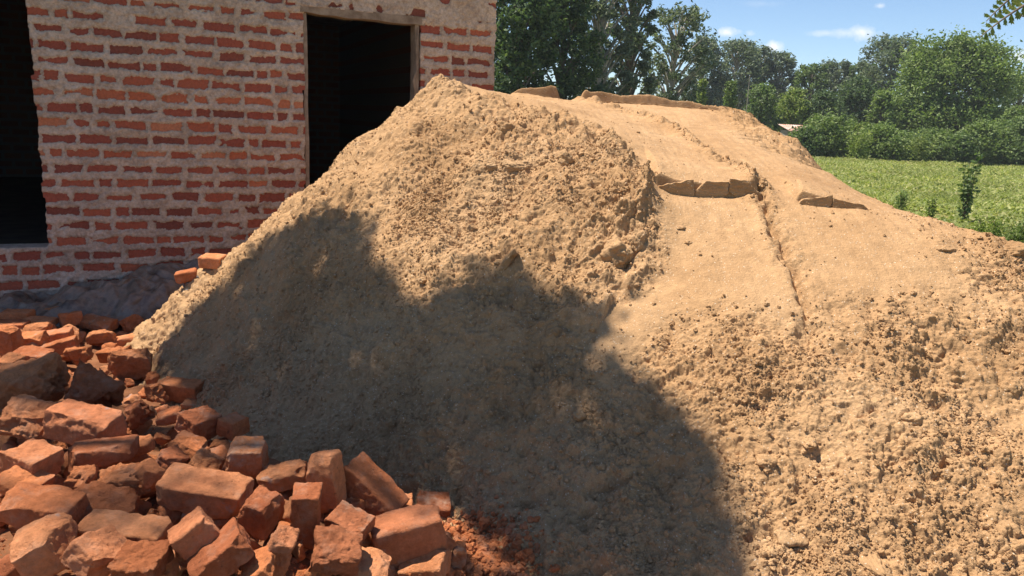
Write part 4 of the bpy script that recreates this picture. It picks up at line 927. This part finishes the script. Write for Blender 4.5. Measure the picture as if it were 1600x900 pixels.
V, Q = leaf_cloud(LA-SO, .085, 5, .5, 1.2); V2, Q2 = leaf_cloud(LB-SO, .055, 6, .5, .8); me = npmesh('crown', np.concatenate([V, V2]), np.concatenate([Q, Q2+len(V)]), False); me.materials.append(m_leaf('shade_leaf', (.07, .075, .04), (.11, .12, .06), (.17, .18, .09), .7, .3)); obj('crown', me, shade)

# fern-leaved tree at the right, its twig tips hanging into view
root = tag(thing('fern_leaved_tree', (5.2, 3.6, 0)), 'tree at the upper right, only its lobed leaf tips hanging into view on thin twigs', 'tree'); RO = np.array([5.2, 3.6, 0.])
mb = MB(); mb.add(*tube([(0, 0, -.05), (.05, 0, 1.6), (-.05, .05, 3.2), (.1, 0, 5.0)], [.13, .11, .08, .03], 9))
LV = []; LQ = []
def frond(P0, P1, sag, n, w, seed):
    """lobed leaflets in pairs along a drooping rib"""
    r = np.random.RandomState(seed); P0 = np.array(P0, float); P1 = np.array(P1, float); t = np.linspace(0, 1, 12); mid = P0[None]+(P1-P0)[None]*t[:, None]; mid[:, 2] += sag*4*t*(1-t)
    mb.add(*tube([tuple(p) for p in mid], list(np.linspace(.006, .0015, 12)), 5))
    for i in range(n):
        q = .12+.88*i/n; c = P0+(P1-P0)*q; c[2] += sag*4*q*(1-q); ax = (P1-P0)/np.linalg.norm(P1-P0)
        for s in (-1, 1):
            side = np.cross(ax, [.15, -.95, .3])*s; side /= np.linalg.norm(side); dirn = side*.8+ax*.6+np.array([0, 0, -.15]); dirn /= np.linalg.norm(dirn)
            l = w*(1-.6*q)*r.uniform(.8, 1.2); nr = np.cross(dirn, ax); nr /= np.linalg.norm(nr); wd = np.cross(nr, dirn)*l*.26
            b = len(LV); m1 = c+dirn*l*.45; tip = c+dirn*l
            LV.extend([c, m1+wd, tip, m1-wd]); LQ.append((b, b+1, b+2, b+3))
            for f in (.35, .6):
                for s2 in (-1, 1):
                    o0 = c+dirn*l*f; dd = dirn*.7+np.cross(nr, dirn)*s2*.7; b = len(LV); w2 = np.cross(nr, dd)*l*.11; m2 = o0+dd*l*.22
                    LV.extend([o0, m2+w2, o0+dd*l*.42, m2-w2]); LQ.append((b, b+1, b+2, b+3))
Yt = 2.6
e1 = at(1541, 33, Yt); e2 = at(1531, 58, Yt-.1); s1 = at(1625, -35, Yt+.1); s2 = at(1640, -12, Yt)
j = np.array([2.9, 2.95, 2.75])
frond(s1-RO, e1-RO, .012, 11, .052, 1); frond(s2-RO, e2-RO, .012, 10, .056, 2); frond(at(1660, 40, Yt)-RO, at(1585, 22, Yt)-RO, .0, 6, .03, 3)
mb.add(*tube([(0, .0, 2.4), tuple((np.array([3.9, 3.3, 3.0])-RO)), tuple(j-RO), tuple(s1-RO)], [.04, .028, .015, .006], 6)); mb.add(*tube([tuple(j-RO), tuple(s2-RO)], [.012, .006], 5)); mb.add(*tube([tuple(j-RO), tuple(at(1660, 40, Yt)-RO)], [.01, .005], 5))
for k in range(60):
    an = r.uniform(0, 6.28); z = r.uniform(3.0, 5.0); a = np.array([math.cos(an)*.5, math.sin(an)*.5, z]); bb = a+np.array([math.cos(an)*.5, math.sin(an)*.5, -.15])
    mb.add(*tube([(0, 0, z-.4), tuple(a)], [.02, .008], 5)); frond(a, bb, .05, 12, .16, k+9)
obj('trunk', mb.mesh('trunk', MB_BARK), root); me = npmesh('leaves', LV, LQ, False); me.materials.append(L_YEL); obj('leaves', me, root)

print('script seconds', time.time()-T0_)

# ---------------------------------------------------------------- thin haze over the whole place
me = boxmesh('haze', [(-4200, -900, -1.2, 4200, 5200, 14)]); m = bpy.data.materials.new('haze'); m.use_nodes = True; t = m.node_tree; t.nodes.remove(t.nodes['Principled BSDF'])
v = nn(t, 'ShaderNodeVolumePrincipled'); v.inputs['Density'].default_value = .0006; v.inputs['Color'].default_value = (.86, .93, 1, 1); t.links.new(v.outputs[0], t.nodes['Material Output'].inputs['Volume'])
me.materials.append(m); tag(obj('haze', me), 'thin daylight haze lying over the field and far trees', 'haze', kind='stuff')
